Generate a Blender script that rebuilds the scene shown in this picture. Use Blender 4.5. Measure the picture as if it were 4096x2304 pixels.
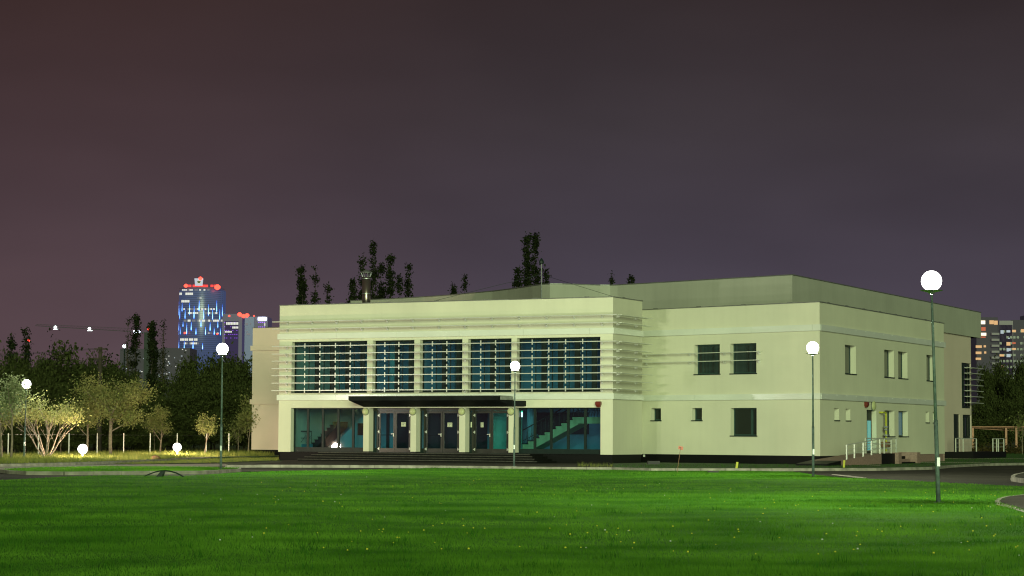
import bpy, math, random
import numpy as np
from mathutils import Matrix, Vector
random.seed(7)
scene = bpy.context.scene
for o in list(bpy.data.objects): bpy.data.objects.remove(o)
# ------------------------------------------------------------------ camera
FPX, CH = 8860.0, 1.5                      # focal length in photo pixels (4096 wide), eye height in metres
PITCH, ROLL, YAW, YAW2 = 0.066553, 0.0048332, 0.464366, math.radians(43.0)
_cp, _sp, _cr, _sr = math.cos(PITCH), math.sin(PITCH), math.cos(ROLL), math.sin(ROLL)
RV = (_cr, -_sr*_sp, _sr*_cp); UV = (-_sr, -_cr*_sp, _cr*_cp); FV = (0, _cp, _sp)
cam = bpy.data.cameras.new('camera'); camo = bpy.data.objects.new('camera', cam)
scene.collection.objects.link(camo); scene.camera = camo
cam.sensor_width = 36; cam.lens = 36*FPX/4096; cam.clip_start = 0.5; cam.clip_end = 9000
camo.matrix_world = Matrix(((RV[0], UV[0], -FV[0], 0), (RV[1], UV[1], -FV[1], 0), (RV[2], UV[2], -FV[2], CH), (0, 0, 0, 1)))
# ------------------------------------------------------------------ render look
scene.view_settings.view_transform = 'Standard'; scene.view_settings.look = 'None'
scene.view_settings.gamma = 1; scene.view_settings.exposure = 0.0
scene.render.engine = 'CYCLES'
scene.cycles.use_denoising = True; scene.cycles.use_adaptive_sampling = False; scene.cycles.filter_width = 1.15
scene.cycles.sample_clamp_indirect = 4
scene.cycles.max_bounces = 6; scene.cycles.transparent_max_bounces = 16
scene.cycles.caustics_reflective = False; scene.cycles.caustics_refractive = False
# ------------------------------------------------------------------ night sky
world = bpy.data.worlds.new('World'); scene.world = world; world.use_nodes = True
nt = world.node_tree; nt.nodes.clear()
def N(t, **k):
    n = nt.nodes.new(t)
    for a, b in k.items(): setattr(n, a, b)
    return n
tc = N('ShaderNodeTexCoord'); sep = N('ShaderNodeSeparateXYZ'); nt.links.new(tc.outputs['Generated'], sep.inputs[0])
def ramp(src, lo, hi, stops):
    mr = N('ShaderNodeMapRange'); mr.inputs['From Min'].default_value = lo; mr.inputs['From Max'].default_value = hi
    nt.links.new(src, mr.inputs['Value']); r = N('ShaderNodeValToRGB'); e = r.color_ramp.elements
    e[0].position, e[0].color = stops[0][0], (*stops[0][1], 1); e[1].position, e[1].color = stops[-1][0], (*stops[-1][1], 1)
    for p, c in stops[1:-1]: k = e.new(p); k.color = (*c, 1)
    nt.links.new(mr.outputs[0], r.inputs[0]); return r.outputs[0]
def s2l(r, g, b):
    f = lambda c: (c/255/12.92) if c/255 <= .04045 else ((c/255+.055)/1.055)**2.4
    return (f(r), f(g), f(b))
left = ramp(sep.outputs['Z'], 0, .2, [(0, s2l(112, 90, 97)), (.22, s2l(94, 75, 81)), (.5, s2l(77, 61, 66)), (1, s2l(66, 48, 47))])
right = ramp(sep.outputs['Z'], 0, .2, [(0, s2l(82, 75, 90)), (.4, s2l(73, 66, 77)), (.7, s2l(63, 56, 61)), (1, s2l(53, 44, 46))])
mx = N('ShaderNodeMix', data_type='RGBA'); mr = N('ShaderNodeMapRange', interpolation_type='SMOOTHSTEP')
mr.inputs['From Min'].default_value = -.24; mr.inputs['From Max'].default_value = .06
nt.links.new(sep.outputs['X'], mr.inputs['Value']); nt.links.new(mr.outputs[0], mx.inputs[0])
nt.links.new(left, mx.inputs[6]); nt.links.new(right, mx.inputs[7])
nz = N('ShaderNodeTexNoise'); nz.inputs['Scale'].default_value = 5; nz.inputs['Detail'].default_value = 3
mp = N('ShaderNodeMapping'); mp.inputs['Scale'].default_value = (1, 1, 3)
nt.links.new(tc.outputs['Generated'], mp.inputs[0]); nt.links.new(mp.outputs[0], nz.inputs['Vector'])
m2 = N('ShaderNodeMapRange'); m2.inputs['To Min'].default_value = .60; m2.inputs['To Max'].default_value = 1.24
nt.links.new(nz.outputs['Fac'], m2.inputs['Value'])
bg = N('ShaderNodeBackground'); bg.inputs['Strength'].default_value = 1.0
nt.links.new(mx.outputs[2], bg.inputs['Color']); nt.links.new(m2.outputs[0], bg.inputs['Strength'])
out = N('ShaderNodeOutputWorld'); nt.links.new(bg.outputs[0], out.inputs[0])
# ------------------------------------------------------------------ one dim, broad sun lamp: added even fill, standing in for the site glow
sun = bpy.data.lights.new('fill_sun', 'SUN'); suno = bpy.data.objects.new('fill_sun', sun); scene.collection.objects.link(suno)
sun.energy = 2.1; sun.angle = math.radians(22); sun.color = (.80, 1.0, .57)
_az, _el = math.radians(5), math.radians(11)
_d = Vector((math.sin(_az)*math.cos(_el), -math.cos(_az)*math.cos(_el), math.sin(_el)))
suno.rotation_euler = _d.to_track_quat('Z', 'Y').to_euler()
LAMP_L = 1500.0                             # radiance of a street globe
FLOOD_L = 850.0
# ------------------------------------------------------------------ measuring helpers (photo pixel -> metres on the flat ground or on a facade)
def ray(px, py):
    a = (px-2048)/FPX; b = -(py-1152)/FPX
    return tuple(a*RV[i]+b*UV[i]+FV[i] for i in range(3))
def G(px, py, z=0.0):
    d = ray(px, py); t = (z-CH)/d[2]; return (d[0]*t, d[1]*t, z)
def atY(px, py, Y):
    d = ray(px, py); t = Y/d[1]; return (d[0]*t, Y, CH+d[2]*t)
# ------------------------------------------------------------------ materials
def mat(name, col, rough=.8, var=.12, scale=3.0, bump=0.0, bscale=40.0, metal=0.0, col2=None, emit=None, es=0.0, spec=None, stretch=None, obj=True, detail=5):
    m = bpy.data.materials.new(name); m.use_nodes = True; t = m.node_tree; b = t.nodes['Principled BSDF']
    b.inputs['Roughness'].default_value = rough; b.inputs['Metallic'].default_value = metal
    if spec is not None: b.inputs['Specular IOR Level'].default_value = spec
    c = t.nodes.new('ShaderNodeTexCoord'); mp = t.nodes.new('ShaderNodeMapping'); t.links.new(c.outputs['Object'], mp.inputs[0])
    if stretch: mp.inputs['Scale'].default_value = stretch
    n = t.nodes.new('ShaderNodeTexNoise'); n.inputs['Scale'].default_value = scale; n.inputs['Detail'].default_value = detail
    t.links.new(mp.outputs[0], n.inputs['Vector'])
    r = t.nodes.new('ShaderNodeValToRGB'); e = r.color_ramp.elements
    c2 = col2 or tuple(x*(1-var) for x in col); c1 = col if col2 else tuple(min(1, x*(1+var)) for x in col)
    e[0].position = .32; e[1].position = .68; e[0].color = (*c2, 1); e[1].color = (*c1, 1)
    t.links.new(n.outputs['Fac'], r.inputs[0]); t.links.new(r.outputs[0], b.inputs['Base Color'])
    if bump:
        n2 = t.nodes.new('ShaderNodeTexNoise'); n2.inputs['Scale'].default_value = bscale; n2.inputs['Detail'].default_value = 4
        t.links.new(c.outputs['Object'], n2.inputs['Vector'])
        bp = t.nodes.new('ShaderNodeBump'); bp.inputs['Strength'].default_value = bump; bp.inputs['Distance'].default_value = .05
        t.links.new(n2.outputs['Fac'], bp.inputs['Height']); t.links.new(bp.outputs[0], b.inputs['Normal'])
    if emit: b.inputs['Emission Color'].default_value = (*emit, 1); b.inputs['Emission Strength'].default_value = es
    return m
def emis(name, col, s):
    m = bpy.data.materials.new(name); m.use_nodes = True; t = m.node_tree; t.nodes.clear()
    e = t.nodes.new('ShaderNodeEmission'); e.inputs[0].default_value = (*col, 1); e.inputs[1].default_value = s; m.cycles.emission_sampling = 'NONE'
    o = t.nodes.new('ShaderNodeOutputMaterial'); t.links.new(e.outputs[0], o.inputs[0]); return m
def leafmat(name, c1, c2, tr=.35, sc=1.3):
    m = mat(name, c1, rough=.8, col2=c2, scale=sc, spec=.06)
    t = m.node_tree; b = t.nodes['Principled BSDF']; src = b.inputs['Base Color'].links[0].from_socket
    a = t.nodes.new('ShaderNodeBsdfTranslucent'); mx = t.nodes.new('ShaderNodeMixShader'); mx.inputs[0].default_value = tr
    t.links.new(src, a.inputs[0]); t.links.new(b.outputs[0], mx.inputs[1]); t.links.new(a.outputs[0], mx.inputs[2])
    t.links.new(mx.outputs[0], t.nodes['Material Output'].inputs[0]); return m
M = {}
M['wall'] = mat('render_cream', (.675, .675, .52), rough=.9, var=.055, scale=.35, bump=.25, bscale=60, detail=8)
# faint rain streaks below the ledges: vertical noise
def streak(m, amt=.09):
    t = m.node_tree; b = t.nodes['Principled BSDF']; src = b.inputs['Base Color'].links[0].from_socket
    c = t.nodes.new('ShaderNodeTexCoord'); mp = t.nodes.new('ShaderNodeMapping'); mp.inputs['Scale'].default_value = (2.2, 2.2, .12)
    n = t.nodes.new('ShaderNodeTexNoise'); n.inputs['Scale'].default_value = 1.6; n.inputs['Detail'].default_value = 6
    mr = t.nodes.new('ShaderNodeMapRange'); mr.inputs['From Min'].default_value = .42; mr.inputs['From Max'].default_value = .75
    mr.inputs['To Min'].default_value = 1; mr.inputs['To Max'].default_value = 1-amt*2
    mul = t.nodes.new('ShaderNodeMix'); mul.data_type = 'RGBA'; mul.blend_type = 'MULTIPLY'; mul.inputs[0].default_value = 1
    t.links.new(c.outputs['Object'], mp.inputs[0]); t.links.new(mp.outputs[0], n.inputs['Vector']); t.links.new(n.outputs['Fac'], mr.inputs[0])
    t.links.new(src, mul.inputs[6]); t.links.new(mr.outputs[0], mul.inputs[7]); t.links.new(mul.outputs[2], b.inputs['Base Color'])
streak(M['wall'], .014)
M['wall_lamptint'] = mat('render_lamp_tinted', (.66, .56, .47), rough=.9, var=.05, scale=.35, bump=.25, bscale=60, detail=8)  # render colour with the warm pink light of the lamps mixed in
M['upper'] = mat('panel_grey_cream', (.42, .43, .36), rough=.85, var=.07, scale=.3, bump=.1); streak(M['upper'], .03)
M['band'] = mat('coated_sheet_white', (.73, .77, .68), rough=.25, var=.05, scale=.5, metal=.08)
M['alu'] = mat('aluminium_blade', (.72, .74, .66), rough=.35, var=.06, scale=1.5, metal=.35)
M['steel'] = mat('galvanised_steel', (.34, .36, .36), rough=.4, var=.25, scale=6, metal=.7)
M['polegrey'] = mat('painted_pole', (.12, .17, .16), rough=.62, var=.3, scale=7, metal=.0, spec=.3, bump=.3, bscale=30)
M['plinth'] = mat('dark_granite', (.022, .025, .023), spec=.15, rough=.55, var=.5, scale=30, col2=(.012, .013, .013))
def tiles(m, w=.9, h=.5, dark=.35):
    t = m.node_tree; b = t.nodes['Principled BSDF']; src = b.inputs['Base Color'].links[0].from_socket
    c = t.nodes.new('ShaderNodeTexCoord'); sx = t.nodes.new('ShaderNodeSeparateXYZ'); t.links.new(c.outputs['Object'], sx.inputs[0])
    ad = t.nodes.new('ShaderNodeMath'); ad.operation = 'SUBTRACT'; t.links.new(sx.outputs[0], ad.inputs[0]); t.links.new(sx.outputs[1], ad.inputs[1])
    cb = t.nodes.new('ShaderNodeCombineXYZ'); t.links.new(ad.outputs[0], cb.inputs[0])
    br = t.nodes.new('ShaderNodeTexBrick'); br.offset = 0; br.inputs['Scale'].default_value = 1; br.inputs['Brick Width'].default_value = w
    br.inputs['Row Height'].default_value = 9; br.inputs['Mortar Size'].default_value = .012
    br.inputs['Color1'].default_value = (1.15, 1.15, 1.15, 1); br.inputs['Color2'].default_value = (.75, .75, .75, 1); br.inputs['Mortar'].default_value = (dark, dark, dark, 1)
    t.links.new(cb.outputs[0], br.inputs['Vector'])
    mul = t.nodes.new('ShaderNodeMix'); mul.data_type = 'RGBA'; mul.blend_type = 'MULTIPLY'; mul.inputs[0].default_value = 1
    t.links.new(src, mul.inputs[6]); t.links.new(br.outputs[0], mul.inputs[7]); t.links.new(mul.outputs[2], b.inputs['Base Color'])
tiles(M['plinth'])
M['pinkstone'] = mat('pink_stone', (.30, .20, .17), rough=.7, var=.2, scale=9)
M['step'] = mat('dark_stone_step', (.020, .022, .018), spec=.12, rough=.7, var=.45, scale=12); tiles(M['step'], 1.2)
M['frame'] = mat('dark_frame', (.011, .022, .019), rough=.45, var=.2, spec=.2)
M['wframe'] = mat('green_window_frame', (.022, .055, .048), rough=.4, var=.2)
M['stepedge'] = mat('pale_step_edge', (.11, .11, .09), rough=.7, var=.4, scale=6)  # edge strips paler than the step stone
M['bronze'] = mat('bronze_door_frame', (.034, .036, .030), rough=.35, var=.2, metal=.15)
M['darkcan'] = mat('black_canopy', (.012, .014, .014), spec=.1, rough=.75, var=.3, scale=2)
M['roof'] = mat('roof_membrane', (.10, .10, .095), rough=.9, var=.2, scale=.4)
M['copg'] = mat('coping_metal', (.20, .21, .19), rough=.45, var=.3, scale=1.5, metal=.4)
M['conc'] = mat('concrete_kerb', (.27, .26, .21), rough=.9, var=.35, scale=2.5, bump=.4, bscale=25)
M['path'] = mat('pale_path', (.36, .33, .28), rough=.9, var=.2, scale=.8)
M['asphalt'] = mat('asphalt', (.050, .049, .038), spec=.15, rough=.95, var=.25, scale=.25, bump=.5, bscale=35, detail=8)
M['soil'] = mat('dark_turf', (.030, .050, .016), rough=.95, var=.5, scale=.6, bump=.6, bscale=8, detail=8)
M['verge'] = mat('verge_turf', (.040, .085, .020), rough=.95, var=.4, scale=1.2, bump=.6, bscale=12, detail=8)
M['lawn'] = mat('lawn_turf', (.085, .27, .020), rough=1, col2=(.038, .16, .009), scale=.35, bump=.9, bscale=14, detail=10, spec=.03)
M['blade'] = leafmat('grass_blade', (.16, .38, .032), (.042, .155, .010), .35, .42)
M['dryblade'] = leafmat('verge_grass_blade', (.30, .32, .08), (.12, .17, .04), .3)
M['yellow'] = mat('yellow_paint', (.50, .52, .05), rough=.5, var=.15)
M['signred'] = mat('faded_red_sign', (.42, .13, .08), rough=.6, var=.15, scale=20)
M['rust'] = mat('rusty_rod', (.20, .11, .06), rough=.8)
M['red'] = mat('dark_red_plastic', (.16, .025, .015), rough=.3, var=.15)
M['opal'] = mat('opal_yellow_green', (.50, .53, .27), rough=.25, var=.05)
M['flue'] = mat('stainless_flue', (.34, .29, .25), rough=.28, var=.1, metal=.9, stretch=(1, 1, .1))
M['black'] = mat('black_rubber', (.012, .012, .012), rough=.6)
M['bark'] = mat('pale_bark', (.21, .17, .12), rough=.9, var=.35, scale=6, bump=.5)
M['darkbark'] = mat('dark_bark', (.045, .035, .026), rough=.95, var=.4, scale=4)
M['leafy'] = leafmat('spring_leaf', (.29, .31, .11), (.13, .16, .05), .4)
M['leafd'] = leafmat('dark_leaf', (.095, .115, .036), (.032, .045, .014), .35)
M['leafp'] = leafmat('poplar_leaf', (.030, .040, .014), (.010, .014, .006), .2)
M['pipe'] = mat('pink_lagged_pipe', (.50, .26, .17), rough=.7, var=.2, scale=2)
GP = {}
for _k, _f in (('globe', 1.5), ('globe_dim', .45), ('globe_strong', 1.8), ('globe_added', .55)): M[_k] = emis('street_'+_k+'_light', (.99, 1.0, .93), 9.0); GP[M[_k].name] = ((.96, 1.0, .74), 2.18*LAMP_L*_f)
M['globew'] = emis('street_globe_light_white', (1.0, .98, .95), 9.0); GP[M['globew'].name] = ((1.0, .98, .90), 2.18*LAMP_L*.5)
M['flood'] = emis('ground_lamp_light', (1.0, .93, .86), 9.0); GP[M['flood'].name] = ((1.0, .70, .50), 2.67*FLOOD_L)
def bulb(par, loc, r, gm):
    l = bpy.data.lights.new('bulb', 'POINT'); l.shadow_soft_size = r; l.use_soft_falloff = False; l.color, l.energy = GP[gm.name]
    o = bpy.data.objects.new('bulb', l); bpy.context.scene.collection.objects.link(o); o.parent = par; o.location = loc
M['redlight'] = emis('red_beacon', (1, .05, .03), 5)
M['bluewhite'] = emis('blue_white_light', (.72, .80, 1), 12)
M['whitelight'] = emis('white_light', (.85, 1, .97), 5)
M['warmwin'] = emis('lit_window_warm', (1, .62, .28), .75)
M['brightwin'] = emis('lit_window_bright', (1, .86, .62), 1.6)
M['coolwin'] = emis('lit_window_cool', (.78, .92, .95), .55)
M['redwin'] = emis('lit_window_red', (1, .28, .14), .55)
M['officewin'] = emis('office_light', (.90, .92, .78), .9)
M['officedim'] = emis('office_light_dim', (.60, .62, .62), .32)
M['blueled'] = emis('blue_led', (.03, .16, 1.0), 3.2)
M['cyanled'] = emis('pale_blue_led', (.32, .72, 1.0), 4.5)
M['violet'] = emis('violet_dot', (.35, .10, 1.0), 2.2)
M['exitg'] = emis('exit_sign_green', (.05, .8, .45), 1.3)
M['exitw'] = emis('exit_sign_white', (.9, 1, .97), 2.5)
M['tube'] = emis('ceiling_tube_light', (.68, .93, 1), 4.6)
M['tubeg'] = emis('ceiling_tube_green', (.45, 1, .85), 9)
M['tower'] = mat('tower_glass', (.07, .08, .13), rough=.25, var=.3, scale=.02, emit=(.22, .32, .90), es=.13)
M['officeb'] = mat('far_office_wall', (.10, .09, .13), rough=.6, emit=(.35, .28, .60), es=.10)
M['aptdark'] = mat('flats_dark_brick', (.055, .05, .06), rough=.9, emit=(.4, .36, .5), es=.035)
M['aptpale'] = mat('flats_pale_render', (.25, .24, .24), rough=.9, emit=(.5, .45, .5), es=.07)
M['aptpane'] = mat('unlit_flat_window', (.012, .013, .02), rough=.2)
M['teal'] = mat('interior_blue_wall', (.15, .34, .43), rough=.8, var=.08, scale=.6)
M['tealg'] = mat('interior_green_wall', (.13, .46, .38), rough=.7, var=.05)
M['tealfloor'] = mat('interior_floor', (.10, .22, .26), rough=.35, var=.1)
M['stairside'] = mat('stair_stringer', (.36, .50, .30), rough=.8, var=.06)
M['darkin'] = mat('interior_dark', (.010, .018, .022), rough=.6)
M['paper'] = mat('notice_paper', (.62, .66, .48), rough=.8, var=.03)
M['ink'] = mat('notice_ink', (.05, .05, .05), rough=.8)
def glassmat(name, tint, gl=.08, rough=.03, bright=1.0):
    m = bpy.data.materials.new(name); m.use_nodes = True; t = m.node_tree; t.nodes.clear()
    o = t.nodes.new('ShaderNodeOutputMaterial'); mx = t.nodes.new('ShaderNodeMixShader')
    tr = t.nodes.new('ShaderNodeBsdfTransparent'); tr.inputs[0].default_value = (*tint, 1)
    g = t.nodes.new('ShaderNodeBsdfGlossy'); g.inputs['Roughness'].default_value = rough; g.inputs[0].default_value = (.85, .92, 1, 1)
    n = t.nodes.new('ShaderNodeTexNoise'); n.inputs['Scale'].default_value = .9; n.inputs['Detail'].default_value = 2
    c = t.nodes.new('ShaderNodeTexCoord'); t.links.new(c.outputs['Object'], n.inputs['Vector'])
    bp = t.nodes.new('ShaderNodeBump'); bp.inputs['Strength'].default_value = .05; bp.inputs['Distance'].default_value = .05
    t.links.new(n.outputs['Fac'], bp.inputs['Height']); t.links.new(bp.outputs[0], g.inputs['Normal'])
    f = t.nodes.new('ShaderNodeFresnel'); f.inputs[0].default_value = 1.5
    ad = t.nodes.new('ShaderNodeMath'); ad.inputs[1].default_value = gl; t.links.new(f.outputs[0], ad.inputs[0])
    t.links.new(ad.outputs[0], mx.inputs[0]); t.links.new(tr.outputs[0], mx.inputs[1]); t.links.new(g.outputs[0], mx.inputs[2]); t.links.new(mx.outputs[0], o.inputs[0]); return m
M['glass'] = glassmat('teal_glass', (.43, .70, .75), .02)
M['glassdark'] = mat('dark_window_glass', (.006, .012, .012), rough=.06, var=.3, scale=.5, spec=.5)
# ------------------------------------------------------------------ mesh helpers
col = scene.collection
class Fr:
    def __init__(s, ox=0., oy=0., ang=0.): s.o = (ox, oy); s.c, s.s = math.cos(ang), math.sin(ang)
    def __call__(s, u, n, z): return (s.o[0]+u*s.c-n*s.s, s.o[1]+u*s.s+n*s.c, z)
ID = Fr()
class MB:
    def __init__(s): s.v = []; s.f = []; s.mi = []; s.mats = []
    def m(s, mt):
        if mt not in s.mats: s.mats.append(mt)
        return s.mats.index(mt)
    def poly(s, pts, mt=None):
        k = len(s.v); s.v += [tuple(p) for p in pts]; s.f.append(tuple(range(k, k+len(pts)))); s.mi.append(s.m(mt) if mt else 0)
    def hexa(s, p, mt=None):     # p: 4 bottom + 4 top
        k = len(s.v); s.v += [tuple(q) for q in p]; i = s.m(mt) if mt else 0
        for f in ((3, 2, 1, 0), (4, 5, 6, 7), (0, 1, 5, 4), (1, 2, 6, 5), (2, 3, 7, 6), (3, 0, 4, 7)): s.f.append(tuple(k+j for j in f)); s.mi.append(i)
    def box(s, fr, u0, u1, n0, n1, z0, z1, mt=None):
        s.hexa([fr(u0, n0, z0), fr(u1, n0, z0), fr(u1, n1, z0), fr(u0, n1, z0), fr(u0, n0, z1), fr(u1, n0, z1), fr(u1, n1, z1), fr(u0, n1, z1)], mt)
    def prism(s, pts, z0, z1, mt=None, bottom=True):
        k = len(s.v); n = len(pts); s.v += [(p[0], p[1], z0) for p in pts]+[(p[0], p[1], z1) for p in pts]; i = s.m(mt) if mt else 0
        s.f.append(tuple(range(k+n, k+2*n))); s.mi.append(i)
        if bottom: s.f.append(tuple(range(k+n-1, k-1, -1))); s.mi.append(i)
        for j in range(n): s.f.append((k+j, k+(j+1) % n, k+n+(j+1) % n, k+n+j)); s.mi.append(i)
    def tube(s, pts, rad, seg=8, mt=None, cap=True):
        pts = [Vector(p) for p in pts]; rad = rad if isinstance(rad, (list, tuple)) else [rad]*len(pts); k = len(s.v); i = s.m(mt) if mt else 0
        for j, p in enumerate(pts):
            d = (pts[min(j+1, len(pts)-1)]-pts[max(j-1, 0)]).normalized()
            a = d.orthogonal().normalized() if j == 0 else (pa - d*pa.dot(d)).normalized()
            pa = a; b = d.cross(a)
            for q in range(seg):
                t = 2*math.pi*q/seg; s.v.append(tuple(p+(a*math.cos(t)+b*math.sin(t))*rad[j]))
        for j in range(len(pts)-1):
            for q in range(seg):
                s.f.append((k+j*seg+q, k+j*seg+(q+1) % seg, k+(j+1)*seg+(q+1) % seg, k+(j+1)*seg+q)); s.mi.append(i)
        if cap:
            s.f.append(tuple(k+q for q in range(seg-1, -1, -1))); s.mi.append(i)
            s.f.append(tuple(k+(len(pts)-1)*seg+q for q in range(seg))); s.mi.append(i)
    def lathe(s, c, prof, seg=20, mt=None, axis='z', fr=None):   # prof: (r, h)
        k = len(s.v); i = s.m(mt) if mt else 0
        for r, h in prof:
            for q in range(seg):
                t = 2*math.pi*q/seg; x, y = r*math.cos(t), r*math.sin(t)
                s.v.append((c[0]+x, c[1]+y, c[2]+h) if axis == 'z' else fr(c[0]+x, c[1]-h, c[2]+y))
        for j in range(len(prof)-1):
            for q in range(seg): s.f.append((k+j*seg+q, k+j*seg+(q+1) % seg, k+(j+1)*seg+(q+1) % seg, k+(j+1)*seg+q)); s.mi.append(i)
        s.f.append(tuple(k+q for q in range(seg-1, -1, -1))); s.mi.append(i)
        s.f.append(tuple(k+(len(prof)-1)*seg+q for q in range(seg))); s.mi.append(i)
    def build(s, name, mt, parent=None, smooth=False):
        me = bpy.data.meshes.new(name); me.from_pydata(s.v, [], s.f)
        if s.mats:
            for x in s.mats: me.materials.append(x)
            me.polygons.foreach_set('material_index', s.mi)
        else: me.materials.append(mt)
        if smooth: me.polygons.foreach_set('use_smooth', [True]*len(me.polygons))
        me.update(); o = bpy.data.objects.new(name, me); col.objects.link(o)
        if parent: o.parent = parent
        return o
def tag(o, label, cat, group=None):
    o['label'] = label; o['category'] = cat
    if group: o['group'] = group
    return o
def thing(name, loc, label, cat, rz=0., group=None):
    o = bpy.data.objects.new(name, None); o.empty_display_size = .3; col.objects.link(o); o.location = loc; o.rotation_euler = (0, 0, rz)
    return tag(o, label, cat, group)
def struct(o, k='structure'): o['kind'] = k; return o
def copy_tree(o, parent=None):
    c = o.copy(); col.objects.link(c)
    if parent: c.parent = parent
    for ch in list(o.children): copy_tree(ch, c)
    return c
def arrmesh(name, V, n, mt, parent=None, seed=0):      # V: (k*n,3) vertices of k separate n-gons
    V = np.asarray(V, np.float32).reshape(-1, 3); k = len(V)//n
    me = bpy.data.meshes.new(name); me.vertices.add(len(V)); me.vertices.foreach_set('co', V.ravel())
    me.loops.add(len(V)); me.loops.foreach_set('vertex_index', np.arange(len(V), dtype=np.int32))
    me.polygons.add(k); me.polygons.foreach_set('loop_start', np.arange(0, len(V), n, dtype=np.int32)); me.polygons.foreach_set('loop_total', np.full(k, n, np.int32))
    me.materials.append(mt); me.update(calc_edges=True)
    o = bpy.data.objects.new(name, me); col.objects.link(o)
    if parent: o.parent = parent
    return o
# ------------------------------------------------------------------ facade measuring
P0 = G(2451, 1856.2); CC = G(3281, 1862)
cY, sY = math.cos(YAW), math.sin(YAW)
def tol(p): dx, dy = p[0]-P0[0], p[1]-P0[1]; return (dx*cY-dy*sY, dx*sY+dy*cY)     # world -> building frame
Cl = tol(CC); d2 = YAW2-YAW
FRN = Fr(0, 0, 0); FSD = Fr(0, 0, math.pi/2); RWN = Fr(Cl[0], Cl[1], -d2); RSD = Fr(Cl[0], Cl[1], math.pi/2)
def uz(fr, px, py, off=0.):
    # intersect the view ray with the vertical plane of a facade frame, pushed 'off' metres inwards
    d = ray(px, py); dl = (d[0]*cY-d[1]*sY, d[0]*sY+d[1]*cY); o = tol((0, 0)); n = (-fr.s, fr.c); e = (fr.c, fr.s)
    t = ((fr.o[0]-o[0])*n[0]+(fr.o[1]-o[1])*n[1]+off)/(dl[0]*n[0]+dl[1]*n[1])
    x, y = o[0]+dl[0]*t, o[1]+dl[1]*t
    return ((x-fr.o[0])*e[0]+(y-fr.o[1])*e[1], CH+d[2]*t)
def U(fr, px, off=0.): return uz(fr, px, 1700, off)[0]
# ================================================================== GROUND
def sheet(name, pts, z, mt, kind='structure', world=False):
    mb = MB(); mb.poly([(p[0], p[1], z) for p in pts]); o = mb.build(name, mt)
    if o.data.polygons[0].normal.z < 0: o.data.flip_normals()
    return struct(o, kind)
def tri(o):
    import bmesh
    b = bmesh.new(); b.from_mesh(o.data); bmesh.ops.triangulate(b, faces=b.faces[:]); b.to_mesh(o.data); b.free()
gr = MB(); gr.poly([(-4000, -50, 0), (4000, -50, 0), (4000, 7000, 0), (-4000, 7000, 0)]); struct(gr.build('ground', M['soil']))
def Gs(lst, z=0.): return [G(a, b, z)[:2] for a, b in lst]
lawn_far = [(-500, 1946), (0, 1924), (150, 1916), (299, 1909), (448, 1905), (747, 1907.5), (850, 1900), (960, 1892), (1100, 1887), (1360, 1884), (1500, 1880), (1700, 1875), (1900, 1871.5),
            (2100, 1871), (2450, 1874), (2600, 1877), (3000, 1886), (3170, 1889), (3255, 1901), (3362, 1914), (3468, 1918), (3553, 1922), (3745, 1933), (3894, 1941), (4096, 1949), (4500, 1968)]
LAWN = Gs(lawn_far)+[(40, 20), (40, -20), (-40, -20), (-40, 20)]
o = sheet('asphalt_road', Gs([(-900, 1960), (-300, 2150), (4500, 2150), (5000, 1960), (5000, 1846), (4300, 1851), (3000, 1862), (1000, 1862), (-300, 1850), (-900, 1850)]), .006, M['asphalt']); tri(o)
o = sheet('lawn', LAWN, .03, M['lawn']); tri(o)
def kerbed(name, near, far, z, mt, kerb=True, closed=False, surf=None):
    """raised ground with a kerb along its near edge; near/far are photo pixels measured at height z"""
    n = Gs(near, z); f = Gs(far, z) if far and len(far[0]) == 2 and abs(far[0][0]) > 200 else far
    mb = MB(); mb.prism(n+f, -.02, z if surf is None else surf, None, bottom=False); o = struct(mb.build(name, mt)); tri(o)
    if kerb:
        loop = n+[n[0]] if closed else n
        kb = MB(); L = [Vector((p[0], p[1])) for p in loop]
        for a, b in zip(L, L[1:]):
            d = b-a; ln = d.length; d.normalize(); nr = Vector((d.y, -d.x)); k = max(1, int(ln/1.0))
            for i in range(k):
                p, q = a+d*(ln*i/k+.008), a+d*(ln*(i+1)/k-.008); h = z+.012+random.uniform(-.004, .004); w0 = random.uniform(-.005, .005)
                kb.hexa([(*(p+nr*(.06+w0)), 0), (*(q+nr*(.06+w0)), 0), (*(q-nr*.09), 0), (*(p-nr*.09), 0), (*(p+nr*(.045+w0)), h), (*(q+nr*(.045+w0)), h), (*(q-nr*.09), h), (*(p-nr*.09), h)])
        struct(kb.build('kerb', M['conc']))
    return o
K = .12
kerbed('pavement', [(905, 1861), (1030, 1860), (1300, 1860.5), (1700, 1863), (2050, 1867), (2448, 1870.5)], [G(2448, 1850, K)[:2], G(2300, 1838, K)[:2], G(1140, 1832, K)[:2], G(1119, 1842, K)[:2], G(905, 1852, K)[:2]], K, M['asphalt'], surf=.02)
kerbed('building_verge', [(2452, 1870.5), (2600, 1874.3), (3000, 1874.5), (3250, 1874), (3500, 1873), (3723, 1869), (3808, 1861), (3936, 1855), (4250, 1850)],
       [(120, 300), (30, 300)]+[G(3700, 1815, K)[:2], G(3300, 1840, K)[:2], G(2452, 1845, K)[:2]], K, M['verge'], surf=.035)
kerbed('tree_verge', [(-500, 1868), (0, 1857), (270, 1852), (450, 1846.5), (640, 1838), (840, 1829)], [G(1110, 1824.5, K)[:2], (-15, 300), (-110, 300), (-90, 120)], K, M['verge'])
kerbed('island_verge', [(5, 1879), (43, 1883.5), (111, 1887), (256, 1888), (811, 1884.5), (960, 1876), (960, 1872.5), (800, 1867), (440, 1865), (250, 1867.5), (60, 1873), (5, 1877)], [], K, M['verge'], closed=True)
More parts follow.
